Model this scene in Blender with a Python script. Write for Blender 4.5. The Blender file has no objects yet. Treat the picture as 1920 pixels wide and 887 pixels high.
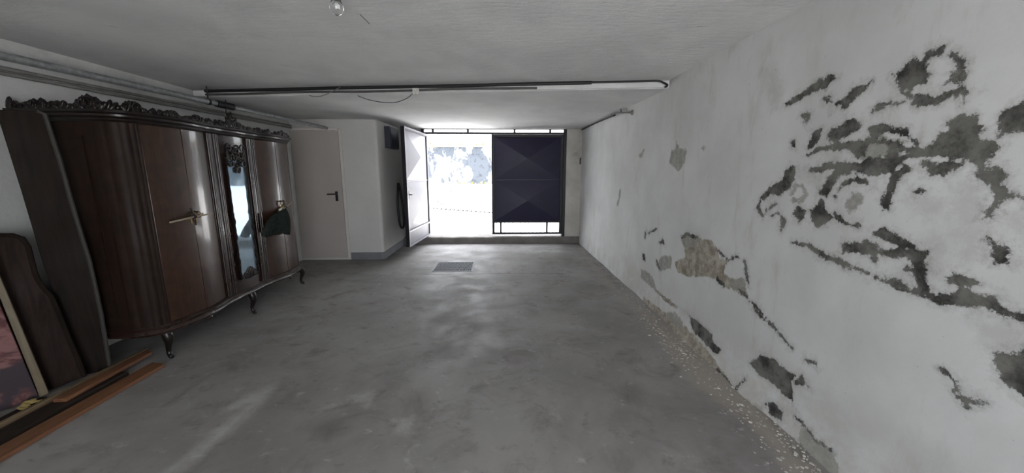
import bpy, math, random
import numpy as np
from mathutils import Vector, Matrix
random.seed(7)
rng = np.random.default_rng(7)
SC = bpy.context.scene
COL = SC.collection

# ------------------------------------------------------------------ camera
F = 680.0                       # focal length in pixels of the 1920x887 frame
CAM = Vector((0.0, 0.0, 1.36))
PITCH = math.radians(9.885)     # looking down
YAW = math.radians(1.826)       # turned to the right
cam = bpy.data.cameras.new('camera')
cam.sensor_fit = 'HORIZONTAL'
cam.sensor_width = 36.0
cam.lens = 36.0 * F / 1920.0
cam.clip_start = 0.02
cam.clip_end = 300
cam_ob = bpy.data.objects.new('camera', cam)
COL.objects.link(cam_ob)
cam_ob.location = CAM
cam_ob.rotation_euler = (math.pi / 2 - PITCH, 0, -YAW)
SC.camera = cam_ob
fw = Vector((math.sin(YAW) * math.cos(PITCH), math.cos(YAW) * math.cos(PITCH), -math.sin(PITCH)))
rt = Vector((math.cos(YAW), -math.sin(YAW), 0))
up = rt.cross(fw)


def at(x, y, axis, val):
    """the point of the plane axis=val that a measured pixel of the photograph shows"""
    d = fw * F + rt * (x - 960.0) + up * (443.5 - y)
    t = (val - CAM[axis]) / d[axis]
    return CAM + d * t


# ------------------------------------------------------------------ world, light, exposure
world = bpy.data.worlds.new('world')
SC.world = world
world.use_nodes = True
bg = world.node_tree.nodes['Background']
bg.inputs[0].default_value = (0.9, 0.94, 1.0, 1)
bg.inputs[1].default_value = 6.4
sun = bpy.data.lights.new('sun', 'SUN')
sun.energy = 28.0
sun.angle = math.radians(4)
sun.color = (1.0, 0.98, 0.95)
sun_ob = bpy.data.objects.new('sun', sun)
COL.objects.link(sun_ob)
sun_ob.rotation_euler = (math.radians(36), 0, math.radians(-80))
SC.view_settings.view_transform = 'Standard'
SC.view_settings.look = 'None'
SC.view_settings.exposure = 0.68
SC.view_settings.gamma = 1.0
SC.view_settings.use_curve_mapping = False
for (nm, loc, rot, sx, sy) in (('gate_portal', (-0.15, 7.2, 1.1), (-90, 0, 0), 2.7, 2.1),
                               ('rear_portal', (0.4, -1.95, 1.08), (90, 0, 0), 2.1, 2.1)):
    pl = bpy.data.lights.new(nm, 'AREA')
    pl.shape = 'RECTANGLE'
    pl.size, pl.size_y = sx, sy
    pl.cycles.is_portal = True
    po = bpy.data.objects.new(nm, pl)
    COL.objects.link(po)
    po.location = loc
    po.rotation_euler = [math.radians(a) for a in rot]


# ------------------------------------------------------------------ node helpers
def lin(c):
    """sRGB 0-255 to linear"""
    o = []
    for v in c:
        v = v / 255.0
        o.append(v / 12.92 if v <= 0.04045 else ((v + 0.055) / 1.055) ** 2.4)
    return tuple(o) + (1,)


class N:
    def __init__(self, name):
        self.m = bpy.data.materials.new(name)
        self.m.use_nodes = True
        self.t = self.m.node_tree
        self.b = self.t.nodes['Principled BSDF']
        self.co = self.t.nodes.new('ShaderNodeTexCoord').outputs['Object']

    def link(self, a, b):
        self.t.links.new(a, b)

    def set(self, sock, v):
        if hasattr(v, 'is_output'):
            self.link(v, sock)
        else:
            sock.default_value = v

    def mapping(self, scale=(1, 1, 1), rot=(0, 0, 0), loc=(0, 0, 0)):
        n = self.t.nodes.new('ShaderNodeMapping')
        self.link(self.co, n.inputs[0])
        n.inputs['Scale'].default_value = scale
        n.inputs['Rotation'].default_value = rot
        n.inputs['Location'].default_value = loc
        return n.outputs[0]

    def noise(self, scale=5, detail=6, rough=0.6, dist=0, vec=None, col=False):
        n = self.t.nodes.new('ShaderNodeTexNoise')
        self.link(vec if vec is not None else self.co, n.inputs['Vector'])
        n.inputs['Scale'].default_value = scale
        n.inputs['Detail'].default_value = detail
        n.inputs['Roughness'].default_value = rough
        n.inputs['Distortion'].default_value = dist
        return n.outputs['Color' if col else 0]

    def voronoi(self, scale=5, vec=None, feature='F1'):
        n = self.t.nodes.new('ShaderNodeTexVoronoi')
        n.feature = feature
        self.link(vec if vec is not None else self.co, n.inputs['Vector'])
        n.inputs['Scale'].default_value = scale
        return n.outputs[0]

    def ramp(self, v, lo, hi, a=0.0, b=1.0):
        n = self.t.nodes.new('ShaderNodeMapRange')
        n.interpolation_type = 'SMOOTHSTEP'
        self.set(n.inputs[0], v)
        for i, x in enumerate((lo, hi, a, b)):
            n.inputs[i + 1].default_value = x
        return n.outputs[0]

    def math(self, op, a, b=0.0):
        n = self.t.nodes.new('ShaderNodeMath')
        n.operation = op
        self.set(n.inputs[0], a)
        self.set(n.inputs[1], b)
        return n.outputs[0]

    def mix(self, f, a, b, mode='MIX'):
        n = self.t.nodes.new('ShaderNodeMix')
        n.data_type = 'RGBA'
        n.blend_type = mode
        self.set(n.inputs[0], f)
        self.set(n.inputs[6], a)
        self.set(n.inputs[7], b)
        return n.outputs[2]

    def attr(self, name):
        n = self.t.nodes.new('ShaderNodeAttribute')
        n.attribute_name = name
        return n.outputs['Fac']

    def bump(self, h, strength=0.3, dist=0.01, normal=None):
        n = self.t.nodes.new('ShaderNodeBump')
        n.inputs['Strength'].default_value = strength
        n.inputs['Distance'].default_value = dist
        self.link(h, n.inputs['Height'])
        if normal is not None:
            self.link(normal, n.inputs['Normal'])
        self.link(n.outputs[0], self.b.inputs['Normal'])
        return n.outputs[0]

    def out(self, col, rough=0.7, metal=0.0, coat=0.0, spec=None):
        self.set(self.b.inputs['Base Color'], col)
        self.set(self.b.inputs['Roughness'], rough)
        self.set(self.b.inputs['Metallic'], metal)
        self.b.inputs['Coat Weight'].default_value = coat
        self.b.inputs['Coat Roughness'].default_value = 0.08
        if spec is not None:
            self.b.inputs['Specular IOR Level'].default_value = spec
        return self.m


def plaster(name, c1, c2, scale=2.0, bump=0.25, fine=45, stain=None):
    k = N(name)
    c = k.mix(k.ramp(k.noise(scale, 7, 0.62), 0.3, 0.72), lin(c1), lin(c2))
    if stain:
        c = k.mix(k.ramp(k.noise(scale * 0.7, 9, 0.7, 0.6), 0.56, 0.75, 0, 0.7), c, lin(stain))
    k.bump(k.math('ADD', k.noise(fine, 6, 0.7), k.math('MULTIPLY', k.noise(6, 4), 2.0)), bump, 0.012)
    return k.out(c, 0.9, spec=0.2)


def simple(name, c, rough=0.5, metal=0.0, var=0.25, scale=12, bump=0.0, coat=0.0):
    k = N(name)
    a = lin(c)
    d = tuple(x * (1 - var) for x in a[:3]) + (1,)
    n = k.noise(scale, 6, 0.65)
    if bump:
        k.bump(n, bump, 0.004)
    return k.out(k.mix(k.ramp(n, 0.3, 0.7), a, d), rough, metal, coat)


def wood(name, c1, c2, rough=0.4, coat=0.0, burl=False, axis=2, dust=0.0, spec=0.5):
    k = N(name)
    s = [14, 14, 14]
    s[axis] = 1.2
    v = k.mapping(tuple(s))
    g = k.noise(1.6, 8, 0.65, 1.5, v)
    if burl:
        b = k.noise(8, 9, 0.6, 1.0)
        g = k.math('ADD', k.math('MULTIPLY', g, 0.5), k.math('MULTIPLY', b, 0.5))
    c = k.mix(k.ramp(g, 0.28, 0.72), lin(c1), lin(c2))
    r = k.ramp(k.noise(3, 5, 0.6), 0.25, 0.75, rough * 0.85, min(1, rough * 1.25))
    if dust:
        c = k.mix(k.ramp(k.noise(4, 8, 0.7), 0.4, 0.75, 0, dust), c, lin((120, 112, 102)))
    if spec is not None and coat == 0:
        k.bump(g, 0.05, 0.002)
    return k.out(c, r, 0, coat, spec)


# ------------------------------------------------------------------ mesh helpers
class MB:
    def __init__(self):
        self.v = []
        self.f = []

    def add(self, vs, fs):
        o = len(self.v)
        self.v += [tuple(p) for p in vs]
        self.f += [tuple(i + o for i in f) for f in fs]
        return self

    def box(self, a, b, m=None):
        (x0, y0, z0), (x1, y1, z1) = a, b
        vs = [(x0, y0, z0), (x1, y0, z0), (x1, y1, z0), (x0, y1, z0), (x0, y0, z1), (x1, y0, z1), (x1, y1, z1), (x0, y1, z1)]
        if m is not None:
            vs = [m @ Vector(p) for p in vs]
        return self.add(vs, [(0, 3, 2, 1), (4, 5, 6, 7), (0, 1, 5, 4), (1, 2, 6, 5), (2, 3, 7, 6), (3, 0, 4, 7)])

    def tube(self, pts, r, n=8, closed=False, caps=True):
        pts = [Vector(p) for p in pts]
        L = len(pts)
        rs = r if isinstance(r, (list, tuple)) else [r] * L
        t0 = (pts[1] - pts[0]).normalized()
        nrm = t0.orthogonal().normalized()
        vs = []
        prev = t0
        for i, p in enumerate(pts):
            if closed:
                t = (pts[(i + 1) % L] - pts[i - 1]).normalized()
            else:
                t = (pts[min(i + 1, L - 1)] - pts[max(i - 1, 0)]).normalized()
            q = prev.rotation_difference(t)
            nrm = (q @ nrm)
            nrm = (nrm - t * nrm.dot(t)).normalized()
            prev = t
            b = t.cross(nrm)
            for k in range(n):
                a = 2 * math.pi * k / n
                vs.append(p + (nrm * math.cos(a) + b * math.sin(a)) * rs[i])
        fs = []
        for i in range(L if closed else L - 1):
            for k in range(n):
                j = (i + 1) % L
                fs.append((i * n + k, i * n + (k + 1) % n, j * n + (k + 1) % n, j * n + k))
        if caps and not closed:
            fs.append(tuple(range(n - 1, -1, -1)))
            fs.append(tuple((L - 1) * n + k for k in range(n)))
        return self.add(vs, fs)

    def prism(self, poly, z0, z1, axes=(0, 1, 2)):
        """polygon in axes[0],axes[1] extruded along axes[2]"""
        n = len(poly)
        vs = []
        for z in (z0, z1):
            for p in poly:
                q = [0, 0, 0]
                q[axes[0]], q[axes[1]], q[axes[2]] = p[0], p[1], z
                vs.append(q)
        fs = [tuple(range(n))[::-1], tuple(range(n, 2 * n))]
        fs += [(i, (i + 1) % n, n + (i + 1) % n, n + i) for i in range(n)]
        return self.add(vs, fs)

    def loft(self, rings, closed=True, caps=True):
        n = len(rings[0])
        vs = [p for r in rings for p in r]
        fs = []
        for i in range(len(rings) - 1):
            for k in range(n if closed else n - 1):
                fs.append((i * n + k, i * n + (k + 1) % n, (i + 1) * n + (k + 1) % n, (i + 1) * n + k))
        if caps:
            fs.append(tuple(range(n))[::-1])
            fs.append(tuple((len(rings) - 1) * n + k for k in range(n)))
        return self.add(vs, fs)

    def blob(self, c, r, m=None, nu=8, nv=5):
        c = Vector(c)
        vs = []
        for i in range(nv + 1):
            th = math.pi * i / nv
            for k in range(nu):
                a = 2 * math.pi * k / nu
                p = Vector((r[0] * math.sin(th) * math.cos(a), r[1] * math.sin(th) * math.sin(a), r[2] * math.cos(th)))
                if m is not None:
                    p = m @ p
                vs.append(c + p)
        fs = []
        for i in range(nv):
            for k in range(nu):
                fs.append((i * nu + k, (i + 1) * nu + k, (i + 1) * nu + (k + 1) % nu, i * nu + (k + 1) % nu))
        return self.add(vs, fs)

    def mesh(self, name):
        me = bpy.data.meshes.new(name)
        me.from_pydata(self.v, [], self.f)
        me.validate()
        me.update()
        import bmesh
        bm = bmesh.new()
        bm.from_mesh(me)
        bmesh.ops.remove_doubles(bm, verts=bm.verts, dist=1e-6)
        bmesh.ops.recalc_face_normals(bm, faces=bm.faces)
        bm.to_mesh(me)
        bm.free()
        return me

    def build(self, name, mat, parent=None, smooth=False, bevel=0.0, angle=40):
        me = self.mesh(name)
        me.materials.append(mat)
        ob = bpy.data.objects.new(name, me)
        COL.objects.link(ob)
        if smooth:
            for p in me.polygons:
                p.use_smooth = True
            try:
                me.set_sharp_from_angle(angle=math.radians(angle))
            except Exception:
                pass
        if bevel:
            b = ob.modifiers.new('bevel', 'BEVEL')
            b.width = bevel
            b.segments = 2
            b.limit_method = 'ANGLE'
        if parent is not None:
            attach(ob, parent)
        return ob


def base_of(o):
    return Vector((0, 0, 0)) if o is None else base_of(o.parent) + Vector(o.location)


def attach(ob, parent):
    """meshes hold world coordinates: keep them where they are"""
    ob.parent = parent
    ob.location = -base_of(parent)


def empty(name, loc):
    o = bpy.data.objects.new(name, None)
    COL.objects.link(o)
    o.location = loc
    o.empty_display_size = 0.1
    return o


def tag(o, label=None, cat=None, group=None, kind=None):
    if label:
        o['label'] = label
    if cat:
        o['category'] = cat
    if group:
        o['group'] = group
    if kind:
        o['kind'] = kind
    return o


def bez(a, b, c, n=10):
    a, b, c = Vector(a), Vector(b), Vector(c)
    return [a * (1 - t) ** 2 + b * 2 * t * (1 - t) + c * t * t for t in [i / n for i in range(n + 1)]]


def smooth_path(pts, n=6):
    pts = [Vector(p) for p in pts]
    out = []
    for i in range(len(pts) - 1):
        p0, p1, p2, p3 = pts[max(i - 1, 0)], pts[i], pts[i + 1], pts[min(i + 2, len(pts) - 1)]
        for k in range(n):
            t = k / n
            out.append(0.5 * ((2 * p1) + (p2 - p0) * t + (2 * p0 - 5 * p1 + 4 * p2 - p3) * t * t + (3 * p1 - p0 - 3 * p2 + p3) * t ** 3))
    out.append(pts[-1])
    return out


# ------------------------------------------------------------------ room measures
XR, XL = 1.55, -3.15          # right and left wall
ZC, ZF, ZG = 2.20, 2.13, 2.182   # near ceiling, beyond the beam, at the gate
YB = -1.9                     # rear wall
YD = 5.74                     # wall with the white door
XA = -1.87                    # side of the projecting block
YG = 7.0                      # face of the threshold
YGATE = 7.06


def beam_y(x):
    return 3.65 - 0.12 * x


# ------------------------------------------------------------------ right wall with peeling plaster
def crop(ox, oy, s, pts):
    return [(ox + p[0] / s, oy + p[1] / s) for p in pts]


def A(*p): return crop(1400, 60, 2.217, p)
def B(*p): return crop(1400, 400, 1.821, p)
def Cc(*p): return crop(1060, 180, 1.9275, p)
def D(*p): return crop(1100, 560, 2.7135, p)


def stroke(pts, w):
    """a polyline of the photograph widened to a polygon"""
    L, R = [], []
    for i, p in enumerate(pts):
        a, b = pts[max(i - 1, 0)], pts[min(i + 1, len(pts) - 1)]
        dx, dy = b[0] - a[0], b[1] - a[1]
        l = math.hypot(dx, dy) or 1
        ww = w * (0.55 if i in (0, len(pts) - 1) else 1.0) / 2
        L.append((p[0] - dy / l * ww, p[1] + dx / l * ww))
        R.append((p[0] + dy / l * ww, p[1] - dx / l * ww))
    return L + R[::-1]


DARK = [
    A((160, 300), (230, 245), (290, 205), (350, 180), (372, 190), (340, 215), (320, 245), (300, 235), (240, 265), (190, 300)),
    A((365, 300), (400, 285), (440, 235), (510, 210), (480, 250), (435, 290), (405, 320), (395, 300)),
    A((320, 275), (335, 260), (347, 285), (330, 294)),
    A((225, 345), (262, 333), (264, 360), (245, 377)),
    A((605, 178), (640, 165), (690, 105), (720, 115), (770, 75), (825, 65), (825, 85), (780, 100), (745, 125), (750, 160), (770, 180), (750, 215), (715, 215), (690, 240), (640, 240), (630, 200)),
    A((845, 92), (890, 92), (918, 140), (914, 188), (860, 208), (825, 218), (850, 178), (883, 165), (883, 130), (855, 112)),
    A((640, 250), (700, 255), (760, 275), (810, 265), (850, 245), (900, 225), (932, 260), (905, 292), (890, 258), (840, 270), (800, 302), (760, 308), (700, 292), (660, 267)),
    A((525, 330), (550, 293), (600, 288), (660, 288), (630, 304), (570, 306), (540, 322)),
    A((330, 440), (350, 405), (410, 390), (415, 365), (450, 365), (475, 400), (450, 410), (400, 440), (350, 460)),
    A((250, 470), (268, 420), (302, 403), (302, 430), (287, 460), (255, 487)),
    A((510, 400), (550, 385), (600, 390), (610, 405), (672, 403), (667, 432), (620, 427), (560, 417), (515, 432)),
    A((235, 517), (300, 478), (370, 458), (450, 453), (520, 438), (600, 453), (680, 478), (740, 485), (700, 512), (640, 502), (600, 492), (560, 462), (512, 472), (482, 512), (460, 532), (438, 502), (420, 482), (370, 492), (300, 492), (260, 512)),
    A((245, 572), (330, 550), (400, 545), (470, 540), (510, 525), (570, 520), (590, 490), (620, 490), (640, 515), (720, 485), (770, 470), (790, 430), (830, 410), (840, 380), (900, 345), (950, 345), (960, 380), (990, 400), (965, 430), (960, 460), (990, 450), (1055, 470), (1010, 520), (985, 560), (1065, 570), (1072, 600), (1060, 630), (1095, 675), (1153, 685), (1153, 702), (1080, 692), (1040, 712), (1002, 772), (983, 775), (1018, 690), (1028, 650), (985, 625), (955, 600), (965, 560), (920, 530), (890, 525), (860, 515), (800, 520), (720, 515), (660, 530), (600, 585), (540, 600), (500, 590), (440, 585), (390, 595), (360, 640), (330, 680), (300, 670), (340, 600), (360, 570), (300, 582)),
    A((600, 590), (660, 545), (672, 570), (622, 620), (602, 670), (590, 737), (558, 747), (558, 715), (578, 670)),
    A((720, 540), (760, 530), (800, 550), (840, 535), (892, 555), (850, 570), (810, 597), (775, 607), (745, 592), (738, 560)),
    A((1050, 432), (1060, 350), (1110, 310), (1170, 280), (1200, 395), (1110, 402), (1070, 422)),
    A((60, 690), (95, 650), (140, 620), (178, 558), (200, 558), (197, 610), (172, 652), (130, 682), (100, 672), (70, 702)),
    A((195, 760), (210, 723), (242, 738), (242, 777), (215, 787)),
    A((262, 792), (268, 745), (310, 700), (332, 750), (352, 770), (310, 802), (280, 807)),
    A((703, 666), (720, 653), (752, 656), (725, 674)),
    stroke(A((62, 698), (50, 730), (66, 768)), 6), stroke(A((78, 742), (122, 715)), 4),
    stroke(A((95, 770), (130, 752), (155, 785), (140, 832)), 5),
    stroke(A((365, 695), (380, 650), (430, 618), (490, 618), (512, 642)), 5),
    stroke(A((358, 752), (400, 790), (440, 806), (474, 800)), 6),
    stroke(A((520, 838), (560, 828), (600, 850), (655, 885)), 12),
    stroke(A((988, 855), (1040, 880)), 12), stroke(A((690, 445), (705, 470)), 9),
    stroke(A((350, 295), (349, 325)), 3), stroke(A((186, 455), (192, 478)), 6),
    A((395, 885), (440, 880), (500, 872), (535, 892), (470, 905)),
    B((320, 135), (330, 100), (360, 105), (410, 95), (440, 105), (440, 125), (480, 125), (520, 120), (560, 130), (607, 135), (607, 165), (602, 190), (610, 240), (627, 265), (660, 283), (720, 273), (755, 258), (780, 283), (840, 283), (852, 310), (900, 338), (947, 350), (947, 364), (860, 347), (800, 312), (720, 317), (650, 307), (590, 282), (540, 267), (480, 242), (470, 225), (510, 230), (560, 262), (575, 250), (568, 210), (530, 190), (560, 180), (540, 155), (490, 155), (440, 135), (435, 165), (420, 140), (370, 137)),
    stroke(B((150, 100), (210, 110), (270, 150), (340, 175), (400, 200), (460, 230), (530, 260)), 6),
    B((430, 65), (465, 53), (470, 80), (530, 93), (565, 122), (520, 112), (480, 97), (445, 82)),
    B((818, 83), (850, 98), (892, 120), (887, 177), (850, 162), (833, 130)),
    B((660, 220), (710, 205), (760, 225), (802, 241), (760, 247), (700, 237)),
    B((845, 480), (900, 475), (970, 470), (970, 660), (920, 602), (880, 582), (860, 530)),
    stroke(B((668, 523), (690, 550), (710, 575), (716, 602)), 5.5),
    stroke(B((725, 628), (755, 641), (817, 643)), 3), stroke(B((735, 640), (762, 667)), 3),
    B((10, 510), (50, 488), (90, 500), (130, 530), (165, 555), (150, 570), (156, 642), (120, 612), (80, 572), (30, 537)),
    B((163, 582), (185, 553), (210, 593), (185, 587)),
    B((80, 650), (100, 645), (132, 680), (127, 702), (100, 692)),
    stroke(B((8, 298), (30, 320), (80, 375), (130, 435), (156, 464)), 3.5), stroke(B((198, 500), (235, 515), (239, 530)), 5),
    Cc((340, 530), (355, 518), (360, 537)), Cc((278, 568), (288, 575), (290, 597), (280, 592)),
    stroke(Cc((650, 595), (655, 650), (660, 690)), 4), stroke(Cc((668, 743), (688, 762)), 9),
    stroke(Cc((680, 765), (720, 810), (771, 860)), 4),
    stroke(Cc((290, 480), (288, 515)), 5), stroke(Cc((300, 497), (330, 480)), 4),
    D((525, 85), (560, 115), (610, 155), (642, 185), (642, 215), (692, 265), (665, 277), (610, 225), (540, 150)),
    stroke(D((690, 360), (740, 410), (805, 468)), 5), stroke(D((815, 498), (900, 580), (1003, 662)), 4.5),
    stroke(D((1050, 690), (1120, 745)), 4), stroke(D((800, 450), (825, 410)), 6),
    stroke(D((1060, 590), (1110, 640), (1180, 720), (1260, 770)), 4),
    stroke(Cc((420, 515), (440, 500), (480, 512)), 8), stroke(Cc((550, 560), (590, 592), (628, 580)), 6),  # strokes here and below paint shade along the broken plaster edges
    stroke(Cc((330, 595), (340, 628)), 5), stroke(Cc((545, 655), (575, 690)), 7), stroke(Cc((615, 690), (655, 728)), 6),
]
GREY = [
    Cc((376, 237), (384, 200), (400, 193), (402, 162), (411, 190), (439, 197), (431, 240), (412, 271), (400, 264)),
    Cc((266, 217), (285, 188), (281, 210), (272, 224)), stroke(Cc((198, 338), (188, 398)), 6), Cc((498, 188), (508, 186), (502, 198)),
    Cc((328, 612), (350, 578), (387, 584), (381, 622), (345, 632)),
    Cc((273, 625), (300, 640), (320, 670), (327, 702), (300, 682), (273, 657)),
    Cc((358, 780), (400, 783), (433, 833), (400, 822)),
    Cc((420, 508), (450, 498), (485, 515), (470, 545), (430, 548)),
    Cc((583, 660), (640, 663), (657, 732), (600, 690)),
    A((418, 722), (440, 668), (478, 673), (472, 702), (450, 737), (428, 747)),
    stroke(A((188, 682), (203, 640), (230, 638), (242, 670), (222, 706), (198, 702), (188, 682)), 4),
    A((380, 470), (440, 460), (560, 440), (640, 460), (680, 500), (560, 520), (470, 535), (430, 490)),
    B((0, 620), (60, 660), (130, 740), (200, 790), (195, 715), (240, 768), (290, 808), (322, 850), (345, 900), (250, 900), (150, 785), (60, 695), (0, 645)),
    D((400, 72), (440, 68), (492, 110), (505, 172), (470, 142), (430, 102)),
]
TAN = [
    Cc((418, 510), (450, 498), (480, 513), (530, 528), (552, 560), (557, 590), (590, 595), (622, 579), (577, 607), (572, 640), (592, 660), (642, 663), (657, 732), (600, 692), (570, 692), (550, 662), (520, 652), (450, 652), (408, 637), (398, 600), (440, 580), (430, 550), (423, 530)),
    stroke(Cc((322, 700), (370, 740), (405, 765)), 6),
    D((540, 170), (640, 275), (700, 355), (805, 470), (785, 495), (640, 385), (530, 270)),
    D((290, -10), (400, 70), (520, 150), (560, 200), (500, 220), (400, 130), (300, 40)),
]
STAIN = [
    B((780, 345), (860, 365), (960, 385), (960, 475), (845, 478), (800, 440)), A((200, 560), (300, 575), (345, 590), (310, 660), (270, 620), (215, 600)),
    A((655, 690), (760, 658), (832, 700), (800, 762), (740, 772), (688, 742)),
    A((840, 640), (960, 600), (982, 680), (972, 852), (860, 852), (828, 790)),
    A((60, 160), (110, 150), (150, 240), (130, 320), (100, 330), (90, 240)),
    A((1070, 740), (1153, 720), (1153, 850), (1090, 840)),
    B((600, 85), (660, 80), (690, 130), (670, 200), (620, 190)), B((700, 30), (800, 10), (900, 60), (840, 110), (740, 180), (700, 120)),
    D((820, 470), (900, 470), (1050, 530), (1060, 600), (1000, 640), (900, 560)),
    Cc((480, 612), (520, 595), (550, 620), (548, 655), (500, 648)),
]


def wall_uv(poly):
    out = []
    for x, y in poly:
        p = at(x, y, 0, XR)
        out.append((p.y, p.z))
    return np.array(out)


def poly_sdf(P, poly):
    d2 = np.full(len(P), 1e9)
    inside = np.zeros(len(P), bool)
    n = len(poly)
    for i in range(n):
        a, b = poly[i], poly[(i + 1) % n]
        e = b - a
        w = P - a
        t = np.clip((w @ e) / max(e @ e, 1e-12), 0, 1)
        q = w - t[:, None] * e
        d2 = np.minimum(d2, (q * q).sum(1))
        c1 = (a[1] <= P[:, 1]) != (b[1] <= P[:, 1])
        with np.errstate(divide='ignore', invalid='ignore'):
            xi = a[0] + (P[:, 1] - a[1]) * e[0] / (e[1] if abs(e[1]) > 1e-12 else 1e-12)
        inside ^= c1 & (P[:, 0] < xi)
    d = np.sqrt(d2)
    return np.where(inside, d, -d)


def field(P, polys, lim=0.08):
    out = np.full(len(P), -lim)
    for poly in polys:
        lo, hi = poly.min(0) - lim, poly.max(0) + lim
        m = (P[:, 0] > lo[0]) & (P[:, 0] < hi[0]) & (P[:, 1] > lo[1]) & (P[:, 1] < hi[1])
        if m.any():
            out[m] = np.maximum(out[m], np.clip(poly_sdf(P[m], poly), -lim, lim))
    return out


def vnoise(u, v, seed, s):
    """smooth value noise"""
    r = np.random.default_rng(seed).random((64, 64))
    x, y = u * s, v * s
    xi, yi = np.floor(x).astype(int), np.floor(y).astype(int)
    fx, fy = x - xi, y - yi
    fx, fy = fx * fx * (3 - 2 * fx), fy * fy * (3 - 2 * fy)
    g = lambda a, b: r[a % 64, b % 64]
    return (g(xi, yi) * (1 - fx) + g(xi + 1, yi) * fx) * (1 - fy) + (g(xi, yi + 1) * (1 - fx) + g(xi + 1, yi + 1) * fx) * fy


def grid_object(name, ys, zs, fn, attrs, mat, skip=None):
    """fn(u,v)->xyz arrays on the grid; attrs: dict of point attributes"""
    U, V = np.meshgrid(ys, zs, indexing='ij')
    u, v = U.ravel(), V.ravel()
    at_ = attrs(u, v)
    xyz = fn(u, v, at_)
    ny, nz = len(ys), len(zs)
    i = np.arange(ny - 1)[:, None] * nz + np.arange(nz - 1)[None, :]
    q = np.stack([i, i + nz, i + nz + 1, i + 1], -1).reshape(-1, 4)
    if skip is not None:
        cu = (u[q[:, 0]] + u[q[:, 2]]) / 2
        cv = (v[q[:, 0]] + v[q[:, 2]]) / 2
        q = q[~skip(cu, cv)]
    me = bpy.data.meshes.new(name)
    me.vertices.add(len(u))
    me.vertices.foreach_set('co', np.stack(xyz, 1).ravel())
    me.loops.add(len(q) * 4)
    me.loops.foreach_set('vertex_index', q.ravel())
    me.polygons.add(len(q))
    me.polygons.foreach_set('loop_start', np.arange(len(q)) * 4)
    me.polygons.foreach_set('loop_total', np.full(len(q), 4))
    me.update(calc_edges=True)
    me.validate()
    me.polygons.foreach_set('use_smooth', np.ones(len(q), bool))
    for k, a in at_.items():
        at2 = me.attributes.new(k, 'FLOAT', 'POINT')
        at2.data.foreach_set('value', a.astype(np.float32))
    me.materials.append(mat)
    ob = bpy.data.objects.new(name, me)
    COL.objects.link(ob)
    return ob


k = N('peeling_plaster')
base = k.mix(k.ramp(k.noise(1.3, 8, 0.6), 0.3, 0.7), lin((206, 207, 206)), lin((190, 191, 189)))
streak = k.noise(2.2, 8, 0.7, 0.4, k.mapping((1, 3.0, 0.8)))
base = k.mix(k.ramp(streak, 0.52, 0.76, 0, 0.5), base, lin((168, 163, 156)))
spk = k.ramp(k.noise(38, 5, 0.6), 0.69, 0.74, 0, 0.55)
base = k.mix(spk, base, lin((120, 118, 112)))
n1 = k.math('SUBTRACT', k.noise(36, 11, 0.8), 0.5)
n2 = k.math('SUBTRACT', k.noise(13, 6, 0.6, 0.6), 0.5)
nn = k.math('ADD', k.math('MULTIPLY', n1, 0.075), k.math('MULTIPLY', n2, 0.048))


def mask(a, w=0.0025, off=0.0, amp=1.0):
    return k.ramp(k.math('ADD', k.math('ADD', k.attr(a), off), k.math('MULTIPLY', nn, amp)), -w, w)


ms = mask('stain', 0.05, 0.0, 2.5)
halo = k.ramp(k.math('ADD', k.attr('dark'), k.math('MULTIPLY', nn, 1.8)), -0.035, 0.005)
mg, md, mt = mask('grey', 0.008, 0.004, 1.3), mask('dark', 0.0035, 0.002), mask('tan', 0.004, 0.003)
c = k.mix(k.math('MULTIPLY', ms, 0.45), base, lin((160, 160, 155)))
c = k.mix(k.math('MULTIPLY', halo, 0.38), c, lin((140, 139, 134)))
foot = k.math('MULTIPLY', k.ramp(k.attr('foot'), 0.0, 1.0), k.ramp(k.noise(5, 8, 0.7), 0.38, 0.6))
c = k.mix(k.math('MULTIPLY', foot, 0.45), c, lin((168, 162, 152)))
tanc = k.mix(k.ramp(k.noise(14, 8, 0.7), 0.35, 0.65), lin((126, 119, 107)), lin((172, 166, 154)))
c = k.mix(mt, c, tanc)
gc = k.mix(k.ramp(k.noise(18, 8, 0.7), 0.3, 0.7), lin((128, 127, 121)), lin((160, 158, 151)))
c = k.mix(k.math('MULTIPLY', mg, 0.9), c, gc)
dc = k.mix(k.ramp(k.noise(7, 8, 0.68), 0.36, 0.62), lin((54, 54, 52)), lin((112, 111, 106)))
c = k.mix(md, c, dc)
hgt = k.math('SUBTRACT', k.math('ADD', k.math('MULTIPLY', k.noise(60, 6, 0.7), 0.25), k.math('MULTIPLY', k.noise(8, 5, 0.6), 0.6)),
             k.math('MULTIPLY', k.math('MAXIMUM', md, k.math('MAXIMUM', mg, mt)), 0.7))
k.bump(hgt, 0.4, 0.005)
MAT_RWALL = k.out(c, 0.92, spec=0.15)

inv = np.linspace(1 / 0.95, 1 / 7.12, 380)
ys = np.concatenate([np.linspace(YB - 0.1, 0.93, 40), 1 / inv])
zs = np.linspace(-0.06, 2.26, 300)
polysets = {kk: [wall_uv(p) for p in ps] for kk, ps in (('dark', DARK), ('grey', GREY), ('tan', TAN), ('stain', STAIN))}


def rw_attr(u, v):
    P = np.stack([u, v], 1)
    a = {kk: field(P, ps) for kk, ps in polysets.items()}
    a['foot'] = np.clip(1 - v / (0.42 + 0.3 * vnoise(u, v * 0, 3, 2.0)), 0, 1)
    return a


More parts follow.
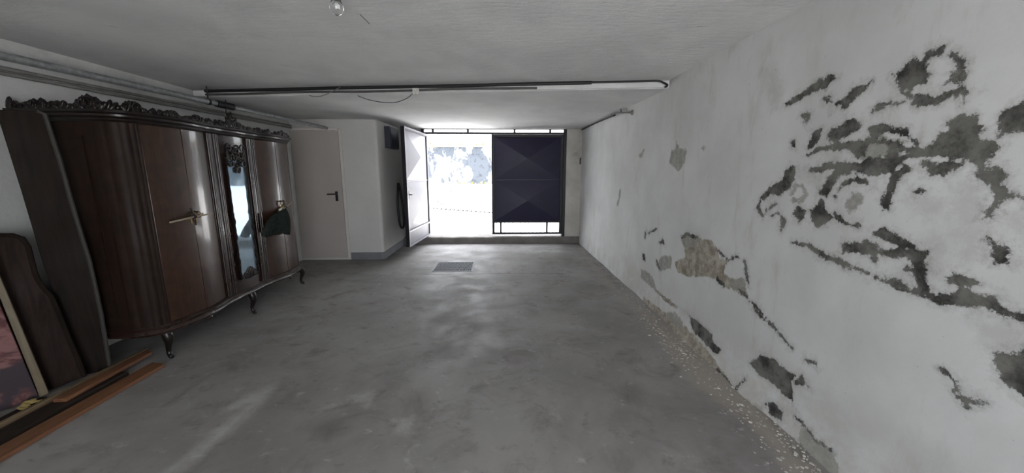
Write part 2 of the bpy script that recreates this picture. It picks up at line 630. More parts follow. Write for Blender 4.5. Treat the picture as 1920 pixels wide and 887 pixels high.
def rw_fn(u, v, a):
    e = np.maximum(np.maximum(a['dark'], a['tan']), a['grey'])
    rec = np.clip((e + 0.01) / 0.03, 0, 1)
    x = XR + 0.002 * rec + 0.014 * (vnoise(u, v, 11, 1.7) - 0.5) + 0.006 * (vnoise(u, v, 12, 6.0) - 0.5)
    x = x - 0.05 * np.clip(1 - v / 0.22, 0, 1) ** 2 * (0.4 + vnoise(u, v, 13, 4.0)) * np.clip((4.2 - u) / 1.5, 0.15, 1)
    return x, u, v


wr = grid_object('wall_right', ys, zs, rw_fn, rw_attr, MAT_RWALL)
tag(wr, 'long white plaster wall with dark peeling patches and damp stains', kind='structure')

# ------------------------------------------------------------------ floor
k = N('concrete_floor')
b1 = k.mix(k.ramp(k.noise(0.9, 9, 0.62, 0.4), 0.32, 0.68), lin((120, 117, 115)), lin((145, 142, 140)))
b1 = k.mix(k.ramp(k.noise(3.2, 10, 0.68, 0.8), 0.48, 0.72, 0, 0.75), b1, lin((104, 98, 94)))
b1 = k.mix(k.ramp(k.noise(4.4, 9, 0.7, 0.5, k.mapping((1, 1, 1), loc=(3, 7, 0))), 0.6, 0.74, 0, 0.55), b1, lin((172, 170, 165)))
b1 = k.mix(k.ramp(k.noise(42, 4, 0.6), 0.71, 0.75, 0, 0.6), b1, lin((185, 182, 176)))
b1 = k.mix(k.ramp(k.noise(7, 9, 0.7, 0.3, k.mapping((1, 1.3, 1), loc=(1, 2, 5))), 0.55, 0.72, 0, 0.55), b1, lin((84, 77, 74)))
b1 = k.mix(k.ramp(k.noise(9, 9, 0.72, 0.3, k.mapping((1, 1.4, 1), loc=(8, 4, 2))), 0.58, 0.72, 0, 0.5), b1, lin((180, 178, 174)))
nz_ = k.math('MULTIPLY', k.math('SUBTRACT', k.noise(8, 9, 0.72), 0.5), 0.16)
b1 = k.mix(k.ramp(k.math('ADD', k.attr('scuff'), nz_), -0.05, 0.05, 0, 0.6), b1, lin((180, 178, 174)))
b1 = k.mix(k.ramp(k.math('ADD', k.attr('dust'), k.math('MULTIPLY', nz_, 1.5)), -0.04, 0.12, 0, 0.6), b1, lin((158, 150, 138)))
b1 = k.mix(k.ramp(k.math('ADD', k.attr('spot'), nz_), -0.08, 0.06, 0, 0.35), b1, lin((84, 76, 72)))
k.bump(k.math('ADD', k.noise(30, 7, 0.7), k.noise(5, 5, 0.6)), 0.18, 0.006)
MAT_FLOOR = k.out(b1, k.ramp(k.noise(3, 6, 0.6), 0.3, 0.7, 0.55, 0.8), spec=0.35)


def flo(*pts):
    out = []
    for x, y in pts:
        p = at(x, y, 2, 0)
        out.append((p.x, p.y))
    return np.array(out)


SCUFF = [flo(*stroke([(300, 900), (365, 850), (430, 800), (480, 755), (515, 722)], 16)), flo(*stroke([(420, 770), (470, 748), (505, 726)], 14)),
         flo((740, 790), (770, 780), (768, 808), (745, 812)), flo((660, 740), (700, 735), (690, 760))]
DUST = [flo((1085, 462), (1120, 500), (1180, 560), (1230, 590), (1300, 640), (1420, 745), (1560, 900), (1480, 900), (1390, 790), (1290, 720), (1235, 650), (1200, 600), (1120, 520))]
SPOT = [flo((1150, 730), (1190, 720), (1200, 745), (1170, 755)), flo((1150, 770), (1180, 765), (1185, 790), (1150, 795)),
        flo((760, 745), (800, 730), (805, 755), (775, 765)), flo((570, 800), (610, 785), (640, 810), (590, 825))]
GX0, GX1, GY0, GY1 = -0.97, -0.40, 4.97, 5.51


def with_lines(a, extra):
    return np.unique(np.round(np.concatenate([a, np.array(extra)]), 5))


fx = with_lines(np.linspace(-3.6, 1.75, 110), [GX0, GX1])
fy = with_lines(np.linspace(YB - 0.1, YG + 0.3, 190), [GY0, GY1, 4.822, 4.826, 4.834, 4.838])


def fl_attr(u, v):
    P = np.stack([u, v], 1)
    return {'scuff': field(P, SCUFF, 0.15), 'dust': field(P, DUST, 0.2), 'spot': field(P, SPOT, 0.2)}


def fl_fn(u, v, a):
    z = 0.006 * (vnoise(u, v, 21, 1.1) - 0.5) - 0.003
    near = (np.abs(u - (GX0 + GX1) / 2) < 0.45) & (np.abs(v - (GY0 + GY1) / 2) < 0.45)
    z = np.where(near, -0.002, z)
    z = np.where((np.abs(v - 4.83) < 0.005) & (np.abs(u) < 2.6), z - 0.008, z)
    return u, v, z


fl = grid_object('floor', fx, fy, fl_fn, fl_attr, MAT_FLOOR,
                 skip=lambda u, v: (u > GX0) & (u < GX1) & (v > GY0) & (v < GY1))
tag(fl, 'bare grey concrete garage floor with scuffs and stains', kind='structure')

# ------------------------------------------------------------------ ceiling
k = N('rough_ceiling')
cc = k.mix(k.ramp(k.noise(1.6, 8, 0.62, 0.3), 0.3, 0.7), lin((212, 212, 211)), lin((196, 196, 196)))
cc = k.mix(k.ramp(k.noise(5, 8, 0.7, 0.5), 0.62, 0.74, 0, 0.3), cc, lin((135, 132, 128)))
cc = k.mix(k.ramp(k.noise(40, 4, 0.6), 0.71, 0.75, 0, 0.5), cc, lin((120, 118, 114)))
k.bump(k.math('ADD', k.math('MULTIPLY', k.noise(9, 8, 0.7, 0, k.mapping((1, 3.5, 1))), 1.4), k.math('MULTIPLY', k.noise(60, 5, 0.7), 0.35)), 0.45, 0.014)
MAT_CEIL = k.out(cc, 0.92, spec=0.15)
m = MB()
nx = 40
xs = np.linspace(-3.6, 1.75, nx)
rows = []
for i, x in enumerate(xs):
    by = beam_y(x)
    w = 0.008 * math.sin(i * 1.7) + 0.006 * math.sin(i * 0.63 + 1)
    rows.append([(x, YB - 0.1, ZC), (x, by - 0.03, ZC), (x, by + w * 0.3, ZC - 0.004), (x, by + w, ZF + 0.012), (x, by + 0.02 + w, ZF + w * 0.3), (x, by + 0.3, ZF + 0.004), (x, 7.03, ZG), (x, 7.25, ZG + 0.002)])
nr = len(rows[0])
vs = [p for r in rows for p in r]
fs = [(i * nr + j, (i + 1) * nr + j, (i + 1) * nr + j + 1, i * nr + j + 1) for i in range(nx - 1) for j in range(nr - 1)]
m.add(vs, fs)
ceil = m.build('ceiling', MAT_CEIL)
m = MB().box((-3.6, YB - 0.1, ZC + 0.02), (1.75, 7.25, ZC + 0.25))
slab = m.build('ceiling_slab', MAT_CEIL, ceil)
tag(ceil, 'rough whitewashed concrete ceiling stepping down at a beam', kind='structure')

# ------------------------------------------------------------------ other walls
MAT_WALL = plaster('old_white_wall', (204, 205, 203), (186, 187, 185), 1.5, 0.3, 40, (150, 148, 142))
MAT_BLOCK = plaster('smooth_white_wall', (200, 199, 196), (188, 187, 184), 1.2, 0.12, 60)
MAT_SKIRT = simple('grey_skirting_paint', (120, 122, 126), 0.6, 0, 0.2, 6)
MAT_CURB = plaster('worn_concrete', (128, 124, 120), (104, 100, 97), 4, 0.4, 40)
w = MB().box((XL - 0.25, YB - 0.1, -0.05), (XL, YD + 0.02, ZC + 0.03)).build('wall_left', MAT_WALL)
tag(w, 'plain whitewashed side wall behind the wardrobe', kind='structure')
# the garage stands open to the yard behind the viewer
XD0 = -0.65
m = MB()
m.box((XL - 0.25, YB - 0.2, -0.05), (XD0, YB, ZC + 0.03))
m.box((XR - 0.1, YB - 0.2, -0.05), (1.9, YB, ZC + 0.03))
m.box((XD0, YB - 0.2, 2.12), (XR - 0.1, YB, ZC + 0.03))
tag(m.build('wall_rear', MAT_WALL), 'rear wall around the wide open doorway to the yard', kind='structure')
# block with the white door: front face and return, rounded corner
prof = [(XL - 0.3, YD)]
r = 0.05
for a in range(0, 7):
    t = math.pi / 2 * a / 6
    prof.append((XA - r + r * math.sin(t), YD + r - r * math.cos(t)))
prof += [(XA, 7.3), (XL - 0.3, 7.3)]
m = MB().prism(prof, -0.05, ZC)
w = m.build('wall_block', MAT_BLOCK, smooth=True, angle=35)
tag(w, 'smooth pale wall block projecting beside the white door', kind='structure')
prof2 = [(-2.385, YD - 0.012)]
for a in range(0, 7):
    t = math.pi / 2 * a / 6
    prof2.append((XA - r + (r + 0.012) * math.sin(t), YD + r - (r + 0.012) * math.cos(t)))
prof2 += [(XA + 0.012, YG), (XA - 0.02, YG), (XA - 0.02, YD + 0.06), (XA - 0.07, YD + 0.02), (-2.385, YD + 0.02)]
tag(MB().prism(prof2, 0, 0.115).build('baseboard_block', MAT_SKIRT, smooth=True, angle=35), 'grey painted skirting around the white wall block', kind='structure')
# gate wall: pier on the right, lintel strip, jamb on the left
m = MB().box((1.262, YG + 0.03, 0), (1.75, 7.28, ZC))
tag(m.build('wall_gate_pier', plaster('pier_plaster', (196, 193, 186), (174, 171, 164), 3, 0.4, 40, (140, 136, 128))), 'short plaster pier between dark gate and right wall', kind='structure')
tag(MB().box((XA - 0.01, 7.10, 0.1), (-1.475, 7.28, ZC)).build('wall_gate_jamb', MAT_BLOCK), 'narrow wall strip left of the gate opening', kind='structure')
tag(MB().box((-1.48, YG + 0.02, ZG + 0.004), (1.27, 7.26, ZC + 0.02)).build('wall_gate_lintel', MAT_WALL), 'thin lintel above the gate', kind='structure')
m = MB()
n = 30
sec = []
for i in range(n + 1):
    x = XA + (1.60 - XA) * i / n
    j = 0.006 * math.sin(i * 2.1) + 0.004 * math.sin(i * 5.3)
    sec.append([(x, YG + j, -0.03), (x, YG + j, 0.118), (x, YG + 0.018 + j, 0.132 + j * 0.3), (x, 7.45, 0.135), (x, 7.45, -0.03)])
m.loft(sec)
tag(m.build('threshold', MAT_CURB), 'raised concrete threshold step under the gate', kind='structure')

# ------------------------------------------------------------------ outside: ramp, wall, weeds
MAT_OUT = plaster('outside_concrete', (204, 203, 202), (186, 185, 184), 1.2, 0.3, 30, (166, 163, 158))
RS = 0.128


def ramp_z(y):
    return 0.13 + (y - 7.4) * RS


m = MB()
vs = []
for y in (7.4, 9, 11, 14.3, 18):
    for x in (-9, -4, 0, 4, 9):
        vs.append((x, y, ramp_z(min(y, 14.3)) + 0.02 * (x + 1.5) * -0.55 * max(0, (y - 7.4)) / 6))
m.add(vs, [(r_ * 5 + c_, r_ * 5 + c_ + 1, (r_ + 1) * 5 + c_ + 1, (r_ + 1) * 5 + c_) for r_ in range(4) for c_ in range(4)])
ramp = m.build('ground_ramp', MAT_OUT)
tag(ramp, 'pale concrete driveway ramp rising outside the gate', kind='structure')
tag(MB().box((-30, -40, -0.2), (30, YB - 0.1, -0.012)).build('ground_yard', MAT_OUT), 'paved yard outside the rear doorway', kind='structure')
k = N('flaking_outside_wall')
v = k.mapping((1, 1, 0.55))
nn2 = k.noise(1.5, 9, 0.66, 0.5, v)
c = k.mix(k.ramp(nn2, 0.45, 0.52), lin((150, 148, 144)), lin((66, 70, 76)))
c = k.mix(k.ramp(k.noise(6, 8, 0.7), 0.52, 0.64, 0, 0.7), c, lin((38, 40, 42)))
k.bump(nn2, 0.4, 0.01)
MAT_OUTWALL = k.out(c, 0.9, spec=0.2)
m = MB()
m.box((-9, 14.0, 0.3), (9, 14.3, 2.33))
ow = m.build('wall_outside', MAT_OUTWALL)
tag(ow, 'weathered boundary wall with flaking paint across the driveway', kind='structure')
m = MB()
for i in range(14):
    x = -9 + i * 1.3
    m.box((x, 13.95, 2.33), (x + 1.28, 14.35, 2.40 + 0.006 * (i % 3)))
m.build('coping', simple('cream_coping', (150, 138, 92), 0.8, 0, 0.2, 5), ow)
MAT_WEED = simple('dry_yellow_weed', (120, 112, 40), 0.8, 0, 0.4, 8)


def weeds(name, spots, label, hgt):
    m = MB()
    for (x, y, z) in spots:
        for q in range(7):
            a = random.random() * 6.28
            h = hgt * random.uniform(0.5, 1.2)
            dx, dy = math.cos(a) * h * 0.5, math.sin(a) * h * 0.5
            px_, py_ = -math.sin(a) * 0.012, math.cos(a) * 0.012
            m.add([(x - px_, y - py_, z), (x + px_, y + py_, z), (x + dx * 0.5 + px_, y + dy * 0.5 + py_, z + h * 0.7), (x + dx * 0.5 - px_, y + dy * 0.5 - py_, z + h * 0.7), (x + dx, y + dy, z + h * 0.9)],
                  [(0, 1, 2, 3), (3, 2, 4)])
    o = m.build(name, MAT_WEED)
    tag(o, label, 'weeds', kind='stuff')


weeds('wall_top_weeds', [(random.uniform(-3.2, 0.8), random.uniform(14.0, 14.2), 2.39) for _ in range(40)], 'dry yellow weeds along the top of the outside wall', 0.12)
weeds('wall_foot_weeds', [(x, 13.93, ramp_z(13.93) + 0.02 * (x + 1.5) * -0.55 * 6.5 / 6) for x in [random.uniform(-1.6, 0.6) for _ in range(30)]], 'low weeds at the foot of the outside wall', 0.08)

# ------------------------------------------------------------------ white door
MAT_DOOR = simple('cream_steel_door', (174, 167, 162), 0.45, 0, 0.05, 2)
MAT_BLACK = simple('black_plastic', (26, 26, 28), 0.4, 0, 0.2, 20)
d = empty('door_1', (-2.77, YD, 0))
MB().box((-3.145, YD - 0.03, 0.035), (-2.435, YD + 0.0, 1.99)).build('door_leaf', MAT_DOOR, d, bevel=0.004)
MB().box((-2.432, YD - 0.022, 0.02), (-2.392, YD + 0.0, 2.0)).box((-3.15, YD - 0.022, 1.993), (-2.432, YD, 2.03)).build('door_frame', simple('pale_door_frame', (205, 200, 196), 0.5, 0, 0.05), d, bevel=0.003)
h = empty('handle', (-2.52, YD - 0.03, 1.02))
h.parent = d
h.location = Vector((-2.52, YD - 0.03, 1.02)) - Vector(d.location)
MB().box((-2.545, YD - 0.04, 0.935), (-2.505, YD - 0.028, 1.085)).build('handle_plate', MAT_BLACK, h, bevel=0.004)
MB().tube(smooth_path([(-2.525, YD - 0.03, 1.045), (-2.525, YD - 0.075, 1.045), (-2.56, YD - 0.085, 1.045), (-2.645, YD - 0.082, 1.043)], 5), 0.009, 8).build('lever', MAT_BLACK, h, smooth=True)
tag(d, 'plain cream steel door with black lever handle', kind='structure')

# ------------------------------------------------------------------ gate
MAT_NAVY = simple('dark_navy_steel', (33, 32, 58), 0.4, 0.0, 0.2, 5)
MAT_NAVY.node_tree.nodes['Principled BSDF'].inputs['Specular IOR Level'].default_value = 0.3
MAT_LILAC = simple('pale_grey_steel', (126, 122, 132), 0.4, 0.0, 0.06, 4)
MAT_GREYP = simple('grey_kick_plate', (92, 92, 102), 0.5, 0.0, 0.1, 6)
MAT_DARKMET = simple('dark_frame_metal', (28, 28, 34), 0.5, 0.2, 0.2, 8)

GZ0, GZ1 = 0.175, 2.08


def pyramid_panel(mb, x0, x1, z0, z1, y, dep):
    cx, cz = (x0 + x1) / 2, (z0 + z1) / 2
    mb.add([(x0, y, z0), (x1, y, z0), (x1, y, z1), (x0, y, z1), (cx, y + dep, cz)], [(0, 1, 4), (1, 2, 4), (2, 3, 4), (3, 0, 4)])


def gate_leaf(name, W, mirror, label, openings, outer_mat):
    """built in local coordinates: hinge at x=0, leaf along +x (or -x), inner face at -y"""
    root = empty(name, (0, 0, 0))
    s = -1 if mirror else 1

    def X(a):
        return s * a

    def bx(mb, x0, x1, y0, y1, z0, z1):
        mb.box((min(X(x0), X(x1)), y0, z0), (max(X(x0), X(x1)), y1, z1))
    H0, H1 = GZ0, GZ1
    # frame tubes
    for (a, b, c0, c1) in ((0, 0.05, H0, H1), (W - 0.05, W, H0, H1)):
        mb = MB()
        bx(mb, a, b, -0.03, 0.03, c0, c1)
        mb.build('stile', MAT_DARKMET if not mirror else MAT_DARKMET, root, bevel=0.003)
    for (c0, c1) in ((H1 - 0.05, H1), (H0, H0 + 0.035), (H0 + 0.225, H0 + 0.265)):
        mb = MB()
        bx(mb, 0.05, W - 0.05, -0.028, 0.028, c0, c1)
        mb.build('rail', MAT_DARKMET, root, bevel=0.003)
    zb, zt = H0 + 0.265, H1 - 0.05
    zm = (zb + zt) / 2
    for (p0, p1) in ((zb, zm - 0.01), (zm + 0.01, zt)):
        mb = MB()
        pyramid_panel(mb, X(0.05), X(W - 0.05), p0, p1, -0.012, -0.06)
        mb.build('inner_panel', MAT_NAVY, root)
        mb = MB()
        pyramid_panel(mb, X(0.05), X(W - 0.05), p0, p1, 0.014, 0.075)
        mb.build('outer_panel', outer_mat, root)
    mb = MB()
    bx(mb, 0.05, W - 0.05, -0.02, 0.026, zm - 0.01, zm + 0.01)
    mb.build('middle_rail', outer_mat if mirror is False else MAT_NAVY, root)
    if openings:
        for xx in (0.27, W - 0.19):
            mb = MB()
            bx(mb, xx, xx + 0.036, -0.02, 0.02, H0 + 0.035, H0 + 0.225)
            mb.build('grille_post', MAT_DARKMET, root)
        nb = 16
        for i in range(nb):
            xx = 0.05 + (W - 0.1) * (i + 0.5) / nb
            mb = MB()
            mb.tube([(X(xx), 0, H0 + 0.03), (X(xx), 0, H0 + 0.23)], 0.0055, 6)
            mb.build('grille_bar', MAT_DARKMET, root, smooth=True)
    else:
        mb = MB()
        bx(mb, 0.05, W - 0.05, -0.015, 0.018, H0 + 0.035, H0 + 0.225)
        mb.build('kick_plate', MAT_GREYP, root)
        # pale outer trims
        mb = MB()
        bx(mb, 0.0, W, 0.03, 0.036, H1 - 0.03, H1)
        bx(mb, W - 0.035, W, 0.03, 0.036, H0, H1 - 0.03)
        bx(mb, 0.0, 0.03, 0.03, 0.036, H0, H1 - 0.03)
        bx(mb, 0.03, W - 0.035, 0.03, 0.036, H0, H0 + 0.03)
        bx(mb, 0.03, W - 0.035, 0.03, 0.036, H0 + 0.235, H0 + 0.262)
        mb.build('outer_trim', outer_mat, root)
        mb = MB()
        mb.tube([(X(W - 0.09), 0.03, 1.02), (X(W - 0.09), 0.075, 1.02), (X(W - 0.2), 0.08, 1.02)], 0.009, 8)
        bx(mb, W - 0.11, W - 0.07, 0.036, 0.042, 0.95, 1.08)
        mb.build('latch_handle', MAT_BLACK, root)
    for z in (0.5, 1.75):
        mb = MB()
        mb.tube([(X(-0.012), 0.0, z - 0.05), (X(-0.012), 0.0, z + 0.05)], 0.014, 10)
        mb.build('hinge', MAT_DARKMET, root, smooth=True)
    return root


g2 = gate_leaf('gate_leaf', 1.37, True, None, True, MAT_LILAC)
g2.location = (1.205, YGATE + 0.03, 0)
tag(g2, 'closed dark navy steel gate leaf with barred opening at its foot', 'gate', 'leaves of the driveway gate')
g1 = gate_leaf('gate_leaf', 1.24, False, None, False, MAT_LILAC)
g1.location = (-1.405, YGATE + 0.01, 0)
hx, hy = -1.405, YGATE + 0.01
nxp = at(761, 466, 2, GZ0)
g1.rotation_euler.z = math.atan2(nxp.y - hy, nxp.x - hx)
tag(g1, 'open pale grey gate leaf with pressed diamond panels, swung inwards', 'gate', 'leaves of the driveway gate')
gf = empty('gateway', (0, YGATE + 0.06, 0.13))
MB().box((1.205, YGATE - 0.02, 0.13), (1.262, YGATE + 0.08, ZF + 0.05)).build('post', MAT_DARKMET, gf, bevel=0.003)
MB().box((-1.475, YGATE - 0.0, 0.13), (-1.425, YGATE + 0.08, ZF + 0.05)).build('post', MAT_DARKMET, gf, bevel=0.003)
MB().box((-1.425, YGATE + 0.0, 2.085), (1.205, YGATE + 0.06, 2.122)).build('lower_bar', MAT_DARKMET, gf)
MB().box((-1.425, YGATE + 0.0, 2.172), (1.205, YGATE + 0.06, 2.19)).build('upper_bar', MAT_DARKMET, gf)
for x_ in (811, 877, 965, 1032):
    p = at(x_, 246, 1, YGATE)
    MB().box((p.x - 0.02, YGATE + 0.015, 2.118), (p.x + 0.02, YGATE + 0.045, 2.172)).build('stub', MAT_DARKMET, gf)
tag(gf, 'dark steel gateway frame with slim open slot on top', 'gateway')

# ------------------------------------------------------------------ wardrobe
MAT_BURL = wood('burl_walnut_varnish', (30, 18, 12), (66, 42, 27), 0.32, 0.32, True, spec=0.4)
MAT_SIDE = wood('dark_walnut_side', (26, 18, 15), (42, 30, 23), 0.5, 0.0, True, spec=0.12)
MAT_CARVE = wood('dark_carved_walnut', (15, 11, 9), (28, 20, 16), 0.36, 0.15, spec=0.35)
MAT_MOULD = wood('walnut_moulding', (28, 17, 14), (46, 29, 23), 0.28, 0.35)
k = N('dusty_sheen_mirror')
MAT_MIRROR = k.out(lin((92, 106, 118)), 0.04, 1.0)
dif = k.t.nodes.new('ShaderNodeBsdfDiffuse')
dif.inputs[0].default_value = lin((176, 196, 206))  # pale blue dust layer, also painting in the brightness of the reflection
mxs = k.t.nodes.new('ShaderNodeMixShader')
k.link(k.ramp(k.noise(5, 6, 0.7), 0.3, 0.7, 0.25, 0.42), mxs.inputs[0])
k.link(k.b.outputs[0], mxs.inputs[1])
k.link(dif.outputs[0], mxs.inputs[2])
k.link(mxs.outputs[0], k.t.nodes['Material Output'].inputs[0])
MAT_BRASS = simple('aged_brass', (120, 96, 58), 0.35, 0.9, 0.4, 30)

XW = -2.455                       # front line of the wardrobe
Y0, Y1 = 2.515, 4.47              # left and right end
YM = 3.49
XBK = -3.10
wd = empty('wardrobe', (-2.78, YM, 0))
tag(wd, 'large antique walnut wardrobe with carved crest and narrow mirror', 'wardrobe')
ZB0, ZB1, ZT0 = 0.20, 0.27, 1.69  # moulding bottom, door bottom, door top


def front_x(y):
    """bowed plan of the front"""
    for (a, b) in ((2.63, 3.19), (3.79, 4.35)):
        if a <= y <= b:
            t = (y - (a + b) / 2) / ((b - a) / 2)
            return XW + 0.045 * (1 - t * t)
    if 3.31 <= y <= 3.67:
        t = (y - YM) / 0.18
        return XW - 0.005 + 0.012 * (1 - t * t)
    if 3.19 < y < 3.31 or 3.67 < y < 3.79:
        return XW + 0.008
    if y < 2.63:
        t = (2.63 - y) / (2.63 - Y0)
        return XW - 0.19 * (1 - math.sqrt(max(0, 1 - t * t)))
    t = (y - 4.35) / (Y1 - 4.35)
    return XW - 0.19 * (1 - math.sqrt(max(0, 1 - t * t)))


def span(a, b, n):
    return [a + (b - a) * i / n for i in range(n + 1)]


def panel(name, a, b, z0, z1, mat, th=0.022, n=12, parent=wd, out=0.0, bevel=0.003):
    ys_ = span(a, b, n)
    poly = [(front_x(y) + out, y) for y in ys_] + [(front_x(y) + out - th, y) for y in reversed(ys_)]
    return MB().prism(poly, z0, z1).build(name, mat, parent, smooth=True, angle=30, bevel=bevel)


# carcass
MB().box((XBK, Y0 + 0.005, ZB1 - 0.03), (XW - 0.19, Y0 + 0.03, ZT0 + 0.02)).build('side_panel', MAT_SIDE, wd)
MB().box((XBK, Y1 - 0.03, ZB1 - 0.03), (XW - 0.19, Y1 - 0.005, ZT0 + 0.02)).build('side_panel', MAT_SIDE, wd)
MB().box((XBK, Y0 + 0.03, ZB1 - 0.03), (XBK + 0.015, Y1 - 0.03, ZT0 + 0.02)).build('back_panel', MAT_SIDE, wd)
# framed side panel moulding
m = MB()
for (a, b, c0, c1) in ((XBK + 0.06, XW - 0.25, 0.34, 0.36), (XBK + 0.06, XW - 0.25, 1.58, 1.60)):
    m.box((a, Y0 - 0.006, c0), (b, Y0 + 0.006, c1))
m.box((XBK + 0.06, Y0 - 0.006, 0.36), (XBK + 0.08, Y0 + 0.006, 1.58)).box((XW - 0.27, Y0 - 0.006, 0.36), (XW - 0.25, Y0 + 0.006, 1.58))
m.build('side_moulding', MAT_SIDE, wd)


# fluted corner columns
def corner(sign):
    pts = []
    n = 40
    for i in range(n + 1):
        t = math.pi / 2 * i / n
        px_ = XW - 0.19 + 0.19 * math.sin(t)
        py_ = (2.63 - 0.115 * math.cos(t)) if sign < 0 else (4.35 + 0.12 * math.cos(t))
        nx_, ny_ = math.sin(t), -math.cos(t) * (1 if sign < 0 else -1)
        rd = 0.005 * abs(math.sin(t * 2 * 4.0)) if 0.08 < t < 1.45 else 0
        pts.append((px_ + nx_ * rd, py_ + ny_ * rd))
    poly = pts + [(XW - 0.03, 2.63 if sign < 0 else 4.35), (XW - 0.19, 2.63 if sign < 0 else 4.35)]
    return MB().prism(poly, ZB1 - 0.02, ZT0 + 0.02).build('corner_column', MAT_SIDE if sign < 0 else MAT_BURL, wd, smooth=True, angle=50)


corner(-1)
corner(1)
for (a, b) in ((2.634, 2.908), (2.912, 3.186), (3.794, 4.068), (4.072, 4.346)):
    dr = panel('door', a, b, ZB1, ZT0, MAT_BURL)
    # keyhole plate beside the meeting edge
    ky = b - 0.022 if (a < 2.7 or 3.7 < a < 3.9) else a + 0.022
    kx = front_x(ky)
    MB().prism([(ky + 0.009 * math.cos(q * 0.785), 1.0 + 0.028 * math.sin(q * 0.785)) for q in range(8)], kx - 0.001, kx + 0.003, (1, 2, 0)).build('keyhole_plate', MAT_BRASS, dr)
# pilasters with beads on both sides of the mirror
for (a, b) in ((3.19, 3.31), (3.67, 3.79)):
    pl_ = panel('pilaster', a, b, ZB1 - 0.02, ZT0 + 0.02, MAT_MOULD, 0.03, 4)
    for t in (0.1, 0.32, 0.68, 0.9):
        y = a + (b - a) * t
        MB().tube([(front_x(y) + 0.002, y, ZB1), (front_x(y) + 0.002, y, ZT0)], 0.011 if t in (0.1, 0.9) else 0.007, 10).build('bead', MAT_MOULD, pl_, smooth=True)
cp = panel('centre_panel', 3.31, 3.67, ZB1 - 0.02, ZT0 + 0.02, MAT_MOULD, 0.03, 8)
# mirror with an arched foot
MZ0, MZ1 = 0.37, 1.50
my0, my1 = 3.375, 3.605
mb = MB().prism([(XW + 0.024, my0), (XW + 0.012, my1), (XW + 0.006, my1), (XW + 0.006, my0)], MZ0, MZ1)
mirror = mb.build('mirror', MAT_MIRROR, wd)
# mirror slips, slightly wavy carved edges
for (yy, s) in ((my0, -1), (my1, 1)):
    pts = [(XW + 0.018, yy + s * 0.006 + 0.004 * math.sin(i * 0.9), MZ0 + (MZ1 - MZ0) * i / 60) for i in range(61)]
    rs = [0.009 + (0.006 * abs(math.sin(i * 0.8)) if (20 < i < 34 or i < 14) else 0.0) for i in range(61)]
    MB().tube(pts, rs, 7).build('mirror_edge', MAT_CARVE, mirror, smooth=True)


def rotm(a, b, c):
    return Matrix.Rotation(a, 3, 'Z') @ Matrix.Rotation(b, 3, 'Y') @ Matrix.Rotation(c, 3, 'X')


def scroll(mb, c, r, turns, axis_u, axis_v, th, s=1, ph=0.0):
    """volute in the plane of two axes"""
    c, axis_u, axis_v = Vector(c), Vector(axis_u), Vector(axis_v)
    pts, rs = [], []
    for i in range(15):
        t = i / 14
        a = ph + s * turns * 2 * math.pi * t
        q = r * (1 - 0.78 * t)
        pts.append(c + axis_u * math.cos(a) * q + axis_v * math.sin(a) * q)
        rs.append(th * (1 - 0.45 * t))
    mb.tube(pts, rs, 6)


def leaf_cluster(mb, cy, cz, w, h, x, n, seed):
    R = random.Random(seed)
    for i in range(n):
        a = R.uniform(0, 6.283)
        q = math.sqrt(R.random())
        y, z = cy + math.cos(a) * q * w, cz + math.sin(a) * q * h
        m_ = rotm(0, 0, R.uniform(0, 3.14))
        mb.blob((x + R.uniform(0, 0.018) * (1 - q * 0.5), y, z), (R.uniform(0.008, 0.016), R.uniform(0.007, 0.013), R.uniform(0.014, 0.028)), m_, 7, 5)


m = MB()
leaf_cluster(m, YM, 1.515, 0.085, 0.085, XW + 0.02, 46, 3)
leaf_cluster(m, YM, 1.40, 0.045, 0.035, XW + 0.022, 12, 4)
for s in (-1, 1):
    scroll(m, (XW + 0.03, YM + s * 0.085, 1.585), 0.04, 1.2, (0, s, 0), (0, 0, 1), 0.009)
    scroll(m, (XW + 0.03, YM + s * 0.075, 1.45), 0.035, 1.2, (0, s, 0), (0, 0, -1), 0.008)
    m.blob((XW + 0.028, YM + s * 0.105, 1.53), (0.01, 0.012, 0.075), None, 7, 5)
m.build('carved_cartouche', MAT_CARVE, wd, smooth=True, angle=80)
m = MB()
for i in range(13):
    t = i / 12
    hh = 0.04 + 0.075 * math.sin(math.pi * t) ** 2
    m.blob((XW + 0.016, my0 + (my1 - my0) * t, MZ0 + hh * 0.4), (0.012, 0.016, hh * 0.55), rotm(0, 0, (0.5 - t) * 0.8), 7, 5)
for s in (-1, 1):
    scroll(m, (XW + 0.024, YM + s * 0.06, MZ0 + 0.03), 0.032, 1.2, (0, s, 0), (0, 0, 1), 0.008)
m.build('carved_foot_ornament', MAT_CARVE, wd, smooth=True, angle=80)


# base and cornice mouldings following the whole plan
def plan_path(out, n=90):
    pts = []
    pts.append((XBK, Y0 - out))
    for i in range(n + 1):
        t = i / n
        y = Y0 + (Y1 - Y0) * (0.5 - 0.5 * math.cos(math.pi * t)) * 1.0
        pts.append((front_x(y), y))
    pts.append((XBK, Y1 + out))
    # push outwards
    for _ in range(2):
        pts = [pts[0], pts[1]] + [((pts[i - 1][0] + pts[i][0] * 2 + pts[i + 1][0]) / 4, (pts[i - 1][1] + pts[i][1] * 2 + pts[i + 1][1]) / 4) for i in range(2, len(pts) - 2)] + [pts[-2], pts[-1]]
    o = []
    for i, p in enumerate(pts):
        a, b = pts[max(i - 1, 0)], pts[min(i + 1, len(pts) - 1)]
        dx, dy = b[0] - a[0], b[1] - a[1]
        l = math.hypot(dx, dy) or 1
        if i in (0, len(pts) - 1):
            o.append(p)
        else:
            o.append((p[0] + dy / l * out, p[1] - dx / l * out))
    return o


